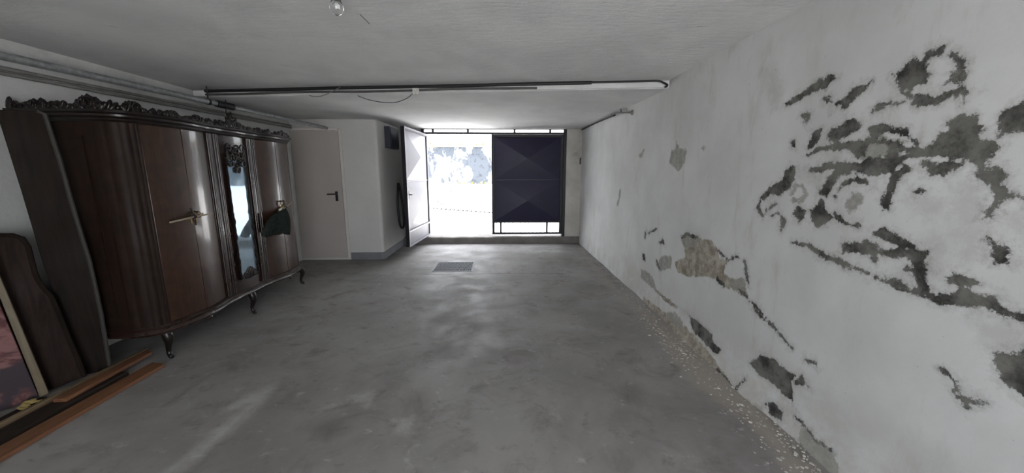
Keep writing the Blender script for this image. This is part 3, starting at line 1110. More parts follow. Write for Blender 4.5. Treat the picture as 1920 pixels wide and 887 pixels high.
def moulding(name, prof, mat):
    """prof: list of (out, z) from bottom to top"""
    rings = []
    for (o, z) in prof:
        rings.append([(x, y, z) for x, y in plan_path(o)])
    mb = MB()
    mb.loft(rings, closed=True, caps=True)
    return mb.build(name, mat, wd, smooth=True, angle=35)


moulding('base_moulding', [(0.012, ZB0), (0.028, ZB0 + 0.006), (0.034, ZB0 + 0.022), (0.024, ZB0 + 0.036), (0.016, ZB0 + 0.042), (0.02, ZB0 + 0.055), (0.004, ZB0 + 0.068)], MAT_MOULD)
moulding('cornice', [(0.006, ZT0), (0.018, ZT0 + 0.012), (0.016, ZT0 + 0.022), (0.034, ZT0 + 0.034), (0.036, ZT0 + 0.046), (0.052, ZT0 + 0.056), (0.05, ZT0 + 0.072), (0.0, ZT0 + 0.078)], MAT_CARVE)
# wavy apron edge under the base is part of the moulding: small turned drops
for (y) in (2.91, 4.07):
    x = front_x(y) + 0.015
    MB().blob((x, y, ZB0 - 0.008), (0.014, 0.03, 0.018), None, 8, 6).build('apron_drop', MAT_MOULD, wd, smooth=True)


# carved crest
def crest_h(t):
    """height of the carving along the front, t = y"""
    h = 0.035 + 0.014 * math.sin(t * 23) + 0.010 * math.sin(t * 51 + 1)
    h += 0.075 * math.exp(-((t - YM) / 0.07) ** 2) + 0.035 * math.exp(-((t - 2.62) / 0.06) ** 2) + 0.02 * math.exp(-((t - 4.25) / 0.08) ** 2)
    h += 0.02 * math.exp(-((t - 3.2) / 0.04) ** 2) + 0.02 * math.exp(-((t - 3.78) / 0.04) ** 2)
    return h


m = MB()
R = random.Random(12)
y = Y0 + 0.03
zc = ZT0 + 0.072
for q in range(14):
    t = math.pi / 2 * q / 14
    hh = 0.06 + 0.02 * math.sin(q * 1.3)
    m.blob((XW - 0.19 + 0.21 * math.sin(t), 2.63 - 0.135 * math.cos(t), zc + hh * 0.35), (0.016, 0.016, hh * R.uniform(0.5, 0.7)), rotm(0, R.uniform(-0.6, 0.6), R.uniform(-0.6, 0.6)), 7, 5)
while y < Y1 - 0.02:
    hh = crest_h(y)
    x = front_x(y) + 0.02
    m.blob((x + R.uniform(-0.01, 0.012), y, zc + hh * 0.4), (0.012, R.uniform(0.012, 0.024), hh * R.uniform(0.5, 0.75)), rotm(0, 0, R.uniform(-0.8, 0.8)), 7, 5)
    if R.random() < 0.35:
        scroll(m, (x + 0.01, y, zc + hh * 0.45), hh * 0.5, 1.2, (0, R.choice((-1, 1)), 0), (0, 0, 1), 0.006)
    y += R.uniform(0.012, 0.02)
leaf_cluster(m, YM, zc + 0.075, 0.06, 0.05, XW + 0.02, 26, 8)
m.build('carved_crest', MAT_CARVE, wd, smooth=True, angle=80)
m = MB()
x = XBK + 0.02
while x < XW - 0.06:
    t = (x - XBK) / (XW - XBK)
    hh = 0.045 + 0.014 * math.sin(x * 40) + 0.035 * math.exp(-((t - 0.33) / 0.05) ** 2) + 0.05 * math.exp(-((t - 0.80) / 0.09) ** 2) + (0.02 if t < 0.1 else 0)
    m.blob((x, Y0 - 0.03 + R.uniform(0, 0.012), zc + hh * 0.35), (R.uniform(0.014, 0.028), 0.012, hh * R.uniform(0.5, 0.72)), rotm(0, R.uniform(-0.8, 0.8), 0), 7, 5)
    if R.random() < 0.3:
        scroll(m, (x, Y0 - 0.04, zc + hh * 0.4), hh * 0.45, 1.2, (1, 0, 0), (0, 0, 1), 0.006)
    x += R.uniform(0.012, 0.02)
m.build('carved_side_crest', MAT_CARVE, wd, smooth=True, angle=80)


# cabriole feet
def foot(x, y, dx, dy):
    pts = [(0, 0, ZB0 + 0.01), (0.012, 0, 0.175), (0.016, 0, 0.14), (0.004, 0, 0.10), (-0.008, 0, 0.06), (-0.002, 0, 0.028), (0.016, 0, 0.014), (0.026, 0, 0.012)]
    rs = [0.034, 0.034, 0.028, 0.020, 0.015, 0.016, 0.017, 0.012]
    l = math.hypot(dx, dy)
    path = smooth_path([(x + p[0] * dx / l, y + p[0] * dy / l, p[2]) for p in pts], 3)
    rr = []
    for i in range(len(path)):
        t = i / 3
        a = min(int(t), len(rs) - 2)
        rr.append(rs[a] + (rs[a + 1] - rs[a]) * (t - a))
    MB().tube(path, rr, 10).build('foot', MAT_CARVE, wd, smooth=True, angle=60)


for (x, y, dx, dy) in ((XW - 0.02, 2.60, 1, -0.4), (XW + 0.02, 3.47, 1, 0), (XW - 0.02, 4.43, 1, 0.5), (XBK + 0.06, 2.6, 0.3, -1), (XBK + 0.06, 4.4, 0.3, 1), (XBK + 0.06, 3.5, 1, 0)):
    foot(x, y, dx, dy)


# ring handles at the meeting edges
def ring(y, z, mb):
    x = front_x(y) + 0.012
    mb.tube([(x - 0.02, y, z + 0.03), (x + 0.014, y, z + 0.03)], 0.007, 8)
    mb.tube([(x + 0.014 + 0.004 * math.sin(a * 0.5236), y + 0.014 * math.sin(a * 0.5236), z + 0.008 + 0.024 * math.cos(a * 0.5236)) for a in range(12)], 0.003, 6, closed=True)


for (ya, yb) in ((2.885, 2.935), (4.045, 4.095)):
    for y in (ya, yb):
        m = MB()
        ring(y, 1.03, m)
        m.build('ring_handle', MAT_BRASS, wd, smooth=True)

# sticks pushed through the handles, knotted cords, and the cloth
MAT_STICK = wood('pale_stick', (128, 116, 98), (152, 140, 120), 0.6, axis=1)
xs_ = XW + 0.045 + 0.034
p0, p1 = at(319, 417, 0, xs_ - 0.005), at(400, 400, 0, xs_ - 0.01)
s1 = MB().tube([p0, (p0 + p1) / 2 + Vector((0.004, 0, 0.004)), p1], [0.007, 0.008, 0.005], 8).build('stick', MAT_STICK, smooth=True)
tag(s1, 'thin pale stick threaded through the handles left of the mirror', 'stick', 'sticks barring the wardrobe doors')
p0, p1 = at(508, 409, 0, xs_ - 0.005), at(550, 378, 0, xs_ - 0.01)
s2 = MB().tube([p0, (p0 + p1) / 2 + Vector((0.003, 0, 0.004)), p1], [0.007, 0.008, 0.005], 8).build('stick', MAT_STICK, smooth=True)
tag(s2, 'thin pale stick threaded through the handles above dark cloth', 'stick', 'sticks barring the wardrobe doors')
MAT_CORD = simple('dark_cord', (34, 30, 28), 0.9, 0, 0.3, 30)


def knot(cx, cy, cz, label):
    m = MB()
    m.tube(smooth_path([(cx, cy - 0.012, cz + 0.07), (cx + 0.004, cy, cz + 0.025), (cx + 0.012, cy + 0.02, cz), (cx + 0.004, cy - 0.01, cz - 0.02), (cx + 0.006, cy + 0.008, cz - 0.055)], 4), 0.004, 6)
    m.tube([(cx + 0.004 + 0.012 * math.cos(a * 0.63), cy + 0.004 * math.sin(a * 1.3), cz + 0.012 * math.sin(a * 0.63)) for a in range(10)], 0.005, 6, closed=True)
    for q in range(3):
        m.blob((cx + 0.008, cy + 0.006, cz - 0.03 - q * 0.014), (0.007, 0.007, 0.007), None, 7, 5)
    o = m.build('cord_knot', MAT_CORD, smooth=True)
    tag(o, label, 'cord', 'cords tied at the wardrobe handles')


pk = at(362, 407, 0, xs_)
knot(pk.x, pk.y, pk.z, 'dark knotted cord on the stick left of the mirror')
pk = at(534, 389, 0, xs_)
knot(pk.x, pk.y, pk.z, 'dark knotted cord above the hanging green cloth')
# cloth: pinched at the top, spreading into folds
k = N('dark_green_cloth')
MAT_CLOTH = k.out(k.mix(k.ramp(k.noise(40, 4), 0.3, 0.7), lin((22, 27, 24)), lin((38, 45, 40))), 0.95, spec=0.1)
top = at(510, 402, 0, xs_ + 0.012)
top2 = at(533, 391, 0, xs_ + 0.012)
bl = at(488, 442, 0, xs_ + 0.012)
br = at(541, 437, 0, xs_ + 0.012)
rows, nu, nvv = [], 26, 16
for j in range(nvv + 1):
    t = j / nvv
    ring_ = []
    a = top.lerp(bl, t ** 0.8)
    b = top2.lerp(br, t ** 1.0)
    a.y -= 0.01 + 0.03 * math.sin(math.pi * t)
    b.y += 0.02 + 0.05 * math.sin(math.pi * t)
    for i in range(nu + 1):
        u = i / nu
        p = a.lerp(b, u)
        amp = 0.008 + 0.03 * t
        p.x += amp * (math.sin(u * 15 + t * 1.5) + 0.4 * math.sin(u * 31)) * 0.5 + 0.03 * math.sin(math.pi * u) * (0.4 + 0.6 * t)
        p.z += -0.02 * math.sin(u * 9) * t
        ring_.append(p)
    rows.append(ring_)
mb = MB().loft(rows, closed=False, caps=False)
cl = mb.build('cloth', MAT_CLOTH, smooth=True, angle=80)
sm = cl.modifiers.new('thick', 'SOLIDIFY')
sm.thickness = 0.006
tag(cl, 'dark green cloth bag hanging from the right-hand wardrobe doors', 'cloth')

# ------------------------------------------------------------------ boards and panels on the left
MAT_BED = wood('dull_brown_board', (20, 16, 13), (36, 27, 22), 0.6, spec=0.1)
MAT_BED2 = wood('reddish_brown_headboard', (24, 18, 15), (44, 31, 25), 0.6, spec=0.1)
MAT_EDGE = simple('worn_board_edge', (52, 49, 44), 0.7, 0, 0.3, 20)


def slab(name, pts, th, mat, parent=None, edge=None, bevel=0.004):
    """flat board given by its front outline in space; thickness goes away from the viewer"""
    pts = [Vector(p) for p in pts]
    nrm = Vector((0, 0, 0))
    for i in range(len(pts)):
        a, b = pts[i], pts[(i + 1) % len(pts)]
        nrm += a.cross(b)
    nrm.normalize()
    if nrm.dot(CAM - pts[0]) > 0:
        nrm = -nrm
    n = len(pts)
    vs = pts + [p + nrm * th for p in pts]
    for p in vs:
        p.z = max(p.z, 0.001)
        p.x = max(p.x, XL + 0.01)
    fs = [tuple(range(n)), tuple(range(2 * n - 1, n - 1, -1))] + [(i, (i + 1) % n, n + (i + 1) % n, n + i) for i in range(n)]
    mb = MB().add(vs, fs)
    return mb.build(name, mat, parent, bevel=bevel)


def plane_pt(x, y, p0, nrm):
    d_ = fw * F + rt * (x - 960.0) + up * (443.5 - y)
    t = (Vector(p0) - CAM).dot(nrm) / d_.dot(nrm)
    return CAM + d_ * t


# tall side board: leans back onto the wall next to the wardrobe
P1 = Vector((-2.84, 2.355, 0.0))
N1 = Vector((0.62, -0.75, 0.012)).normalized()
pl1 = [plane_pt(x, y, P1, N1) for x, y in ((-14, 205), (70, 208), (84, 214), (112, 300), (140, 400), (168, 490), (190, 590), (206, 692), (160, 703), (120, 600), (82, 500), (40, 360), (0, 233))]
bd = empty('bed_side_board', (pl1[8].x, pl1[8].y, 0))
slab('board', pl1, 0.03, MAT_BED, bd)
edge = [plane_pt(x, y, P1, N1) for x, y in ((70, 208), (84, 214), (112, 300), (140, 400), (168, 490), (190, 590), (206, 692))]
m = MB().tube([p + N1 * 0.0 for p in edge], 0.012, 8)
m.build('rounded_edge', MAT_EDGE, bd, smooth=True)
tag(bd, 'tall dull brown board leaning beside the wardrobe', 'board')
# headboard with curved shoulder
P2 = Vector((-2.82, 2.22, 0.0))
N2 = Vector((0.70, -0.70, 0.10)).normalized()
out2 = [(-90, 452), (-60, 442), (0, 441), (25, 441), (42, 447), (53, 462), (59, 485), (65, 510), (74, 530), (86, 545), (97, 556), (108, 580), (128, 630), (146, 672), (158, 706), (120, 722), (60, 745), (-60, 792)]
hb = empty('headboard', (-2.85, 2.2, 0))
pts2 = [plane_pt(x, y, P2, N2) for x, y in out2]
slab('board', pts2, 0.028, MAT_BED2, hb)
MB().tube([p + N2 * 0.002 for p in pts2[2:15]], 0.012, 8).build('raised_rim', MAT_BED, hb, smooth=True)
tag(hb, 'brown wooden headboard with rounded shoulder leaning on the wall', 'headboard')
# framed red panel
k = N('red_marbled_fabric')
vv = k.noise(5, 6, 0.65, 2.5)
c = k.mix(k.ramp(vv, 0.4, 0.58), lin((72, 26, 28)), lin((118, 80, 78)))
c = k.mix(k.ramp(k.noise(3, 4, 0.5, 1.0), 0.52, 0.6), c, lin((40, 27, 35)))
MAT_RED = k.out(c, 0.7)
P3 = Vector((-2.80, 2.08, 0.0))
N3 = Vector((0.72, -0.68, 0.12)).normalized()
fp = empty('framed_panel', (-2.8, 2.05, 0))
slab('panel', [plane_pt(x, y, P3 - N3 * 0.012, N3) for x, y in ((-120, 330), (-22, 520), (72, 742), (20, 766), (-120, 830))], 0.012, MAT_RED, fp)
MAT_BATTEN = wood('pale_batten', (92, 82, 66), (112, 100, 80), 0.65)
slab('batten', [plane_pt(x, y, P3, N3) for x, y in ((-48, 440), (-30, 446), (88, 728), (92, 738), (74, 746), (68, 728))], 0.02, MAT_BATTEN, fp)
tag(fp, 'red marbled panel with pale wooden batten edge at the left', 'panel')
# loose boards on the floor
MAT_ORANGE = wood('orange_brown_plank', (96, 62, 40), (120, 80, 52), 0.6, axis=1)
MAT_DARKPL = wood('dark_plank', (30, 25, 22), (48, 40, 33), 0.6, axis=1, spec=0.2)
MAT_TAN = wood('tan_rail', (98, 82, 62), (120, 102, 78), 0.55, axis=1)


def plank(name, a, b, w, h, z, mat, label, cut=0.0):
    """board along a-b (x,y pairs), width w, height h, resting at z"""
    a, b = Vector((a[0], a[1], 0)), Vector((b[0], b[1], 0))
    d_ = (b - a).normalized()
    n_ = Vector((-d_.y, d_.x, 0))
    L_ = (b - a).length
    poly = [a - n_ * w / 2, b - n_ * w / 2 - d_ * cut, b + n_ * w / 2, a + n_ * w / 2]
    mb = MB().prism([(p.x, p.y) for p in poly], z, z + h)
    o = mb.build(name, mat, bevel=0.003)
    tag(o, label, 'plank', 'loose boards on the floor')
    return o


plank('plank', (-2.44, 1.15), (-2.455, 2.50), 0.11, 0.022, 0.0, MAT_ORANGE, 'orange-brown plank on the floor, nearest the open room', 0.03)
plank('plank', (-2.575, 1.1), (-2.60, 2.36), 0.12, 0.03, 0.0, MAT_DARKPL, 'dark plank on the floor behind the orange-brown one')
plank('plank', (-2.60, 2.02), (-2.635, 2.64), 0.07, 0.022, 0.031, MAT_ORANGE, 'short amber plank end lying on the dark plank', 0.05)
plank('plank', (-2.665, 1.1), (-2.708, 2.67), 0.026, 0.045, 0.0, MAT_TAN, 'slim tan rail lying along the pile of planks')
plank('plank', (-2.735, 1.1), (-2.765, 2.1), 0.07, 0.02, 0.0, MAT_DARKPL, 'dark plank below the framed red panel')
yy = at(72, 756, 2, 0.03)
m = MB()
for q in range(9):
    m.blob((-2.765 + random.uniform(-0.02, 0.02), yy.y + random.uniform(-0.06, 0.05), 0.026 + random.uniform(0, 0.012)), (0.02, 0.025, 0.007), rotm(random.random() * 3, 0.2, 0.2), 6, 4)
o = m.build('paper_scrap', simple('yellowed_paper', (176, 156, 96), 0.9, 0, 0.2, 20))
tag(o, 'crumpled yellowed scrap lying at the foot of the red panel', 'scrap')

# ------------------------------------------------------------------ drain grate
MAT_GRATE = simple('galvanised_grate', (72, 72, 82), 0.6, 0.1, 0.3, 20)
gr = empty('drain_grate', ((GX0 + GX1) / 2, (GY0 + GY1) / 2, 0))
m = MB()
t = 0.018
m.box((GX0, GY0, -0.03), (GX1, GY0 + t, 0.002)).box((GX0, GY1 - t, -0.03), (GX1, GY1, 0.002))
m.box((GX0, GY0 + t, -0.03), (GX0 + t, GY1 - t, 0.002)).box((GX1 - t, GY0 + t, -0.03), (GX1, GY1 - t, 0.002))
m.build('frame', MAT_GRATE, gr)
nb = 26
bm_ = MB().box((-0.0035, GY0 + t, -0.028), (0.0035, GY1 - t, 0.0)).mesh('bar')
bm_.materials.append(MAT_GRATE)
for i in range(nb):
    x = GX0 + t + (GX1 - GX0 - 2 * t) * (i + 0.5) / nb
    o = bpy.data.objects.new('bar', bm_)
    COL.objects.link(o)
    attach(o, gr)
    o.location.x += x
for j in range(3):
    y = GY0 + (GY1 - GY0) * (j + 1) / 4
    MB().box((GX0 + t, y - 0.003, -0.024), (GX1 - t, y + 0.003, -0.004)).build('cross_bar', MAT_GRATE, gr)
m = MB()
x0, x1, y0, y1, zd = GX0, GX1, GY0, GY1, -0.35
m.add([(x0, y0, -0.004), (x1, y0, -0.004), (x1, y1, -0.004), (x0, y1, -0.004), (x0, y0, zd), (x1, y0, zd), (x1, y1, zd), (x0, y1, zd)],
      [(4, 5, 6, 7), (0, 1, 5, 4), (1, 2, 6, 5), (2, 3, 7, 6), (3, 0, 4, 7)])
m.build('pit', simple('drain_pit', (58, 56, 54), 0.9), gr)
tag(gr, 'square steel drain grate set into the floor', 'drain grate')

# ------------------------------------------------------------------ pipes, conduits, cables
k = N('galvanised_pipe')
MAT_PIPE = k.out(k.mix(k.ramp(k.noise(25, 6, 0.7), 0.3, 0.7), lin((176, 178, 178)), lin((136, 138, 140))), 0.36, 0.5)
MAT_GREYPIPE = simple('painted_conduit', (132, 130, 126), 0.6, 0, 0.3, 10)
MAT_CABLE = simple('black_cable', (30, 30, 32), 0.6, 0, 0.3, 20)
pa, pb = at(0, 104, 0, -3.07), at(612, 240, 1, YD - 0.02)
dv = (pb - pa)
near = pa - dv * ((pa.y - (YB + 0.05)) / dv.y)
pp = empty('water_pipe', (pa.x, pa.y, pa.z))
near = Vector((pa.x, YB + 0.05, pa.z))
MB().tube([near, pa - Vector((0, 0.15, 0)), pa, pa + dv * 0.46], 0.026, 14).build('pipe_length', MAT_PIPE, pp, smooth=True)
MB().tube([pa + dv * 0.49, pb], 0.024, 14).build('pipe_length', MAT_PIPE, pp, smooth=True)
MB().tube([pa + dv * 0.445, pa + dv * 0.505], 0.034, 14).build('coupling', MAT_DARKMET, pp, smooth=True, angle=50)
for c in (Vector((pa.x, 0.8, pa.z)), pa + dv * 0.42):
    MB().tube([c + Vector((0, 0, 0.02)), Vector((c.x, c.y, (ZC if c.y < beam_y(c.x) else ZF) + 0.01))], 0.006, 6).tube([c - dv.normalized() * 0.012, c + dv.normalized() * 0.012], 0.029, 14).build('pipe_clip', MAT_DARKMET, pp, smooth=True, angle=50)
tag(pp, 'galvanised water pipe running below the ceiling above the wardrobe', 'pipe')
for (off, lab) in ((0.0, 'upper thin grey conduit of the pair on the left wall'), (-0.032, 'lower thin grey conduit of the pair on the left wall')):
    q0, q1 = at(0, 127, 0, -3.12), at(560, 239, 0, -3.12)
    q1.y = min(q1.y, YD - 0.02)
    dv2 = q1 - q0
    qn = q0 - dv2 * ((q0.y - (YB + 0.05)) / dv2.y)
    o = MB().tube([qn + Vector((0, 0, off)), q1 + Vector((0, 0, off))], 0.0125, 10).build('wall_conduit', MAT_GREYPIPE, smooth=True)
    tag(o, lab, 'conduit', 'conduits on the left wall')
# conduits along the beam
def on_beam(x_, y_):
    """point on the beam's slanted front plane"""
    return plane_pt(x_, y_, (0, 3.65 - 0.03, 2.1), Vector((0.12, 1, 0)).normalized())


def beam_at(x, dy, dz):
    return Vector((x, beam_y(x) - dy, ZC - dz))


b0 = [beam_at(x, 0.022 + 0.006 * math.sin(x * 3), 0.014) for x in span(-3.0, 0.85, 14)]
b1_ = [beam_at(x, 0.016 + 0.004 * math.sin(x * 2), 0.046 + 0.004 * math.sin(x * 4)) for x in span(-3.0, 0.35, 12)]
o = MB().tube(b0, 0.016, 8).build('beam_conduit', MAT_CABLE, smooth=True)
tag(o, 'upper dark conduit running along the ceiling beam', 'conduit', 'conduits along the beam')
o = MB().tube(b1_, 0.011, 8).build('beam_conduit', simple('dull_grey_conduit', (84, 83, 82), 0.6), smooth=True)
tag(o, 'lower grey conduit running along the ceiling beam', 'conduit', 'conduits along the beam')
cb = [beam_at(x, 0.02, 0.010) for x in (0.8, 1.05, 1.28, 1.44)] + [beam_at(1.49, 0.03, 0.03), beam_at(1.515, 0.05, 0.055), beam_at(1.49, 0.06, 0.075)]
o = MB().tube(smooth_path(cb, 4), 0.009, 8).build('black_cable', MAT_CABLE, smooth=True)
tag(o, 'black cable end curling at the beam by the right wall', 'cable')
jb = on_beam(780, 172)
o = MB()
o.box((jb.x - 0.03, jb.y - 0.02, jb.z - 0.03), (jb.x + 0.03, jb.y + 0.02, jb.z + 0.03))
for q in range(4):
    o.blob((jb.x - 0.02 + q * 0.013, jb.y - 0.025, jb.z + random.uniform(-0.02, 0.02)), (0.012, 0.01, 0.012), None, 7, 5)
o = o.build('junction_lump', simple('white_plaster_lump', (206, 204, 200), 0.85, 0, 0.2, 30, 0.3), bevel=0.008)
tag(o, 'small white plaster junction lump under the beam conduits', 'junction box')
wpts = [on_beam(x_, y_) + Vector((0, -0.015, 0)) for x_, y_ in ((672, 180), (690, 187), (715, 192), (738, 193), (752, 190), (765, 184), (775, 176))]
o = MB().tube(smooth_path(wpts, 4), 0.003, 6).build('loose_wire', MAT_CABLE, smooth=True)
tag(o, 'thin loose wire sagging below the beam', 'wire', 'loose wires under the ceiling')
wpts = [on_beam(x_, y_) + Vector((0, -0.02, 0)) for x_, y_ in ((582, 180), (592, 182), (608, 180), (625, 172), (640, 164))]
o = MB().tube(smooth_path(wpts, 4), 0.004, 6).build('loose_wire', MAT_GREYPIPE, smooth=True)
tag(o, 'short grey wire looped over the beam conduits', 'wire', 'loose wires under the ceiling')
pw = pa + dv * 0.47
wpts = [pw + Vector((0.03, 0, 0.05)), pw + Vector((0.03, -0.01, -0.03)), pw + Vector((0.035, -0.02, -0.1)), pw + Vector((0.06, -0.02, -0.16))]
o = MB().tube(smooth_path(wpts, 4), 0.004, 6).build('loose_wire', MAT_CABLE, smooth=True)
tag(o, 'dark wire dangling from the water pipe above the wardrobe', 'wire', 'loose wires under the ceiling')
# conduit in the corner of right wall and ceiling, with bracket
c0, c1 = Vector((XR - 0.02, 6.98, ZG - 0.02)), Vector((XR - 0.025, 5.05, ZF - 0.005))
o = MB().tube(smooth_path([c0, (c0 + c1) / 2 + Vector((0, 0, 0.008)), c1, c1 + Vector((-0.03, -0.12, -0.02))], 5), 0.011, 8).build('corner_conduit', MAT_CABLE, smooth=True)
tag(o, 'dark conduit along the corner of right wall and ceiling', 'conduit')
hb_ = [at(x_, y_, 0, XR - 0.05) for x_, y_ in ((1146, 213), (1150, 203), (1158, 198), (1163, 202), (1165, 210), (1146, 215), (1160, 212), (1178, 211))]
br_ = empty('wall_bracket', at(1178, 211, 0, XR - 0.01))
MB().tube(hb_, 0.009, 8).build('bent_rod', MAT_GREYPIPE, br_, smooth=True)
e_ = hb_[-1]
MB().tube([e_, Vector((XR + 0.005, e_.y, e_.z))], 0.012, 8).tube([Vector((XR - 0.012, e_.y, e_.z)), Vector((XR + 0.008, e_.y, e_.z))], 0.03, 12).build('wall_plate', MAT_GREYPIPE, br_, smooth=True, angle=50)
tag(br_, 'bent metal bracket high on the right wall', 'bracket')
lk = at(1088, 302, 1, YG + 0.02)
o = MB().box((lk.x - 0.012, YG - 0.0, lk.z - 0.06), (lk.x + 0.008, YG + 0.03, lk.z + 0.06)).tube([(lk.x, YG, lk.z + 0.03), (lk.x, YG - 0.03, lk.z + 0.03), (lk.x, YG - 0.03, lk.z + 0.055)], 0.006, 6).build('latch_hook', MAT_CABLE, bevel=0.003)
tag(o, 'small dark latch hook on the pier beside the gate', 'hook')

# ------------------------------------------------------------------ box and hose in the gate niche
MAT_BOX = simple('blue_black_box', (48, 50, 66), 0.5, 0.1, 0.2, 8)
bx_ = empty('meter_box', (XA, 6.4, 1.76))
MB().box((XA, 6.12, 1.77), (XA + 0.09, 6.62, 2.11)).build('body', MAT_BOX, bx_, bevel=0.005)
MB().box((XA + 0.09, 6.14, 1.79), (XA + 0.1, 6.60, 2.09)).build('lid', MAT_BOX, bx_, bevel=0.003)
tag(bx_, 'dark blue-black box mounted high in the niche by the gate', 'box')
o = MB().tube(smooth_path([(XA + 0.03, 6.66, 1.18), (XA + 0.045, 6.58, 1.08), (XA + 0.05, 6.5, 0.8), (XA + 0.055, 6.52, 0.52), (XA + 0.06, 6.62, 0.38), (XA + 0.07, 6.76, 0.42), (XA + 0.06, 6.76, 0.8), (XA + 0.04, 6.72, 1.1), (XA + 0.03, 6.68, 1.18)], 5), 0.02, 8).build('hose_loop', MAT_CABLE, smooth=True)
tag(o, 'dark looped hose hanging on the niche wall behind the open gate leaf', 'hose')

# ------------------------------------------------------------------ light bulb
bb = at(631, 14, 2, 2.115)
lb = empty('light_bulb', (bb.x, bb.y, ZC))
k = N('clear_bulb_glass')
k.b.inputs['Transmission Weight'].default_value = 1.0
k.b.inputs['IOR'].default_value = 1.45
MAT_GLASS = k.out((0.96, 0.97, 0.97, 1), 0.02)
rings = []
for (r_, z) in ((0.013, 0.055), (0.015, 0.045), (0.022, 0.03), (0.029, 0.012), (0.031, -0.002), (0.028, -0.016), (0.02, -0.027), (0.009, -0.033), (0.001, -0.034)):
    rings.append([(bb.x + r_ * math.cos(a * math.pi / 8), bb.y + r_ * math.sin(a * math.pi / 8), bb.z + z) for a in range(16)])
MB().loft(rings).build('glass', MAT_GLASS, lb, smooth=True, angle=80)
MB().tube([(bb.x, bb.y, bb.z + 0.05), (bb.x, bb.y, bb.z + 0.09)], 0.018, 14).build('holder', MAT_BLACK, lb, smooth=True, angle=50)
MB().tube([(bb.x, bb.y, bb.z + 0.05), (bb.x, bb.y, bb.z + 0.02)], 0.005, 8).tube([(bb.x - 0.012, bb.y, bb.z + 0.008), (bb.x, bb.y, bb.z + 0.022), (bb.x + 0.012, bb.y, bb.z + 0.008)], 0.0015, 6).build('filament_stem', MAT_GREYPIPE, lb, smooth=True)
tag(lb, 'clear unlit glass bulb hanging from the ceiling', 'light bulb')
wp = [at(675, 27, 2, ZC - 0.006), at(684, 36, 2, ZC - 0.01), at(693, 45, 2, ZC - 0.006)]
o = MB().tube(wp, 0.0014, 6).build('loose_wire', MAT_CABLE, smooth=True)
tag(o, 'short bit of wire stuck to the ceiling beside the bulb', 'wire', 'loose wires under the ceiling')

# ------------------------------------------------------------------ plaster crumbs along the right wall
m = MB()
R = random.Random(5)


def flake(x, y, s, z=0.001):
    n_ = R.choice((4, 5, 6))
    a0 = R.uniform(0, 6)
    hgt = s * R.uniform(0.12, 0.4)
    ps = [(x + math.cos(a0 + i * 6.283 / n_) * s * R.uniform(0.5, 1.1), y + math.sin(a0 + i * 6.283 / n_) * s * R.uniform(0.5, 1.1)) for i in range(n_)]
    m.add([(p[0], p[1], z) for p in ps] + [(x + (p[0] - x) * 0.8, y + (p[1] - y) * 0.8, z + hgt * R.uniform(0.6, 1.2)) for p in ps],
          [tuple(range(n_, 2 * n_))] + [(i, (i + 1) % n_, n_ + (i + 1) % n_, n_ + i) for i in range(n_)])


for _ in range(800):
    y = R.choice((R.uniform(1.2, 4.2), R.gauss(2.6, 0.35), R.gauss(1.6, 0.25), R.uniform(3, 6.6)))
    if y < 0.9 or y > 6.9:
        continue
    dist = abs(R.gauss(0, 0.12)) + 0.005
    x = XR - 0.03 - dist * (1.0 if y < 4 else 0.5)
    flake(x, y, min(0.02, abs(R.gauss(0.003, 0.004)) + 0.0015))
for _ in range(70):
    y = R.gauss(2.75, 0.22)
    flake(XR - 0.14 - abs(R.gauss(0, 0.06)), y, R.uniform(0.005, 0.014))
o = m.build('plaster_crumbs', simple('plaster_crumb_white', (196, 192, 184), 0.9, 0, 0.45, 9))
tag(o, 'white plaster crumbs and flakes fallen along the right wall', 'debris', kind='stuff')

# ------------------------------------------------------------------ chain and leaves outside
MAT_CHAIN = simple('grey_chain', (24, 25, 28), 0.5, 0.5, 0.2, 10)


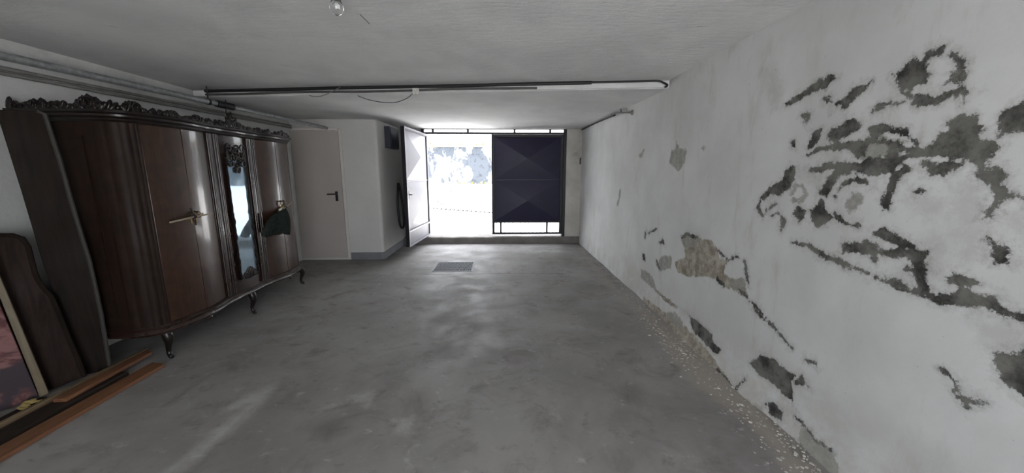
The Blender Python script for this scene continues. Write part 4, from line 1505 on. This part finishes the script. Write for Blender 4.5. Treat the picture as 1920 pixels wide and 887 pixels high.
def ramp_pt(x_, y_, lift=0.0):
    """point of the ramp shown at a pixel"""
    t0, t1 = 7.5, 14.0
    for _ in range(50):
        mid = (t0 + t1) / 2
        p = at(x_, y_, 1, mid)
        z = ramp_z(mid) + 0.02 * (p.x + 1.5) * -0.55 * (mid - 7.4) / 6
        if p.z > z:
            t0 = mid
        else:
            t1 = mid
    p.z = z + lift
    return p


ca, cb_ = ramp_pt(798, 391), ramp_pt(935, 401)
ch = empty('chain', ((ca.x + cb_.x) / 2, (ca.y + cb_.y) / 2, ca.z))
tag(ch, 'grey chain lying across the driveway ramp outside', 'chain')
nl = 34
ldir = (cb_ - ca).normalized()
L_ = (cb_ - ca).length / nl
for i in range(nl):
    c = ca.lerp(cb_, (i + 0.5) / nl) + Vector((0, 0, 0.02))
    side = ldir.cross(Vector((0, 0, 1))).normalized() if i % 2 else Vector((0, 0, 1))
    ring_ = [c + ldir * math.cos(a * math.pi / 5) * L_ * 0.68 + side * math.sin(a * math.pi / 5) * L_ * 0.45 for a in range(10)]
    MB().tube(ring_, L_ * 0.17, 5, closed=True).build('link', MAT_CHAIN, ch, smooth=True)
for (x_, y_, lab) in ((822, 380, 'reddish-brown dry leaf on the ramp, left of the pair'), (828, 384, 'dark dry leaf on the ramp, right of the pair'), (846, 360, 'single dry leaf further up the outside ramp')):
    p = ramp_pt(x_, y_, 0.012)
    m = MB()
    s = 0.07
    m.add([(p.x - s, p.y, p.z), (p.x - s * 0.3, p.y - s * 0.5, p.z + 0.015), (p.x + s * 0.6, p.y - s * 0.3, p.z + 0.02), (p.x + s, p.y + s * 0.1, p.z + 0.03), (p.x + s * 0.4, p.y + s * 0.5, p.z + 0.035), (p.x - s * 0.5, p.y + s * 0.45, p.z + 0.02), (p.x, p.y, p.z - 0.002)],
          [(0, 1, 6), (1, 2, 6), (2, 3, 6), (3, 4, 6), (4, 5, 6), (5, 0, 6)])
    o = m.build('dry_leaf', simple('dry_leaf', (58, 30, 22), 0.8, 0, 0.3, 9))
    sm = o.modifiers.new('thick', 'SOLIDIFY')
    sm.thickness = 0.004
    tag(o, lab, 'leaf', 'dry leaves on the ramp')
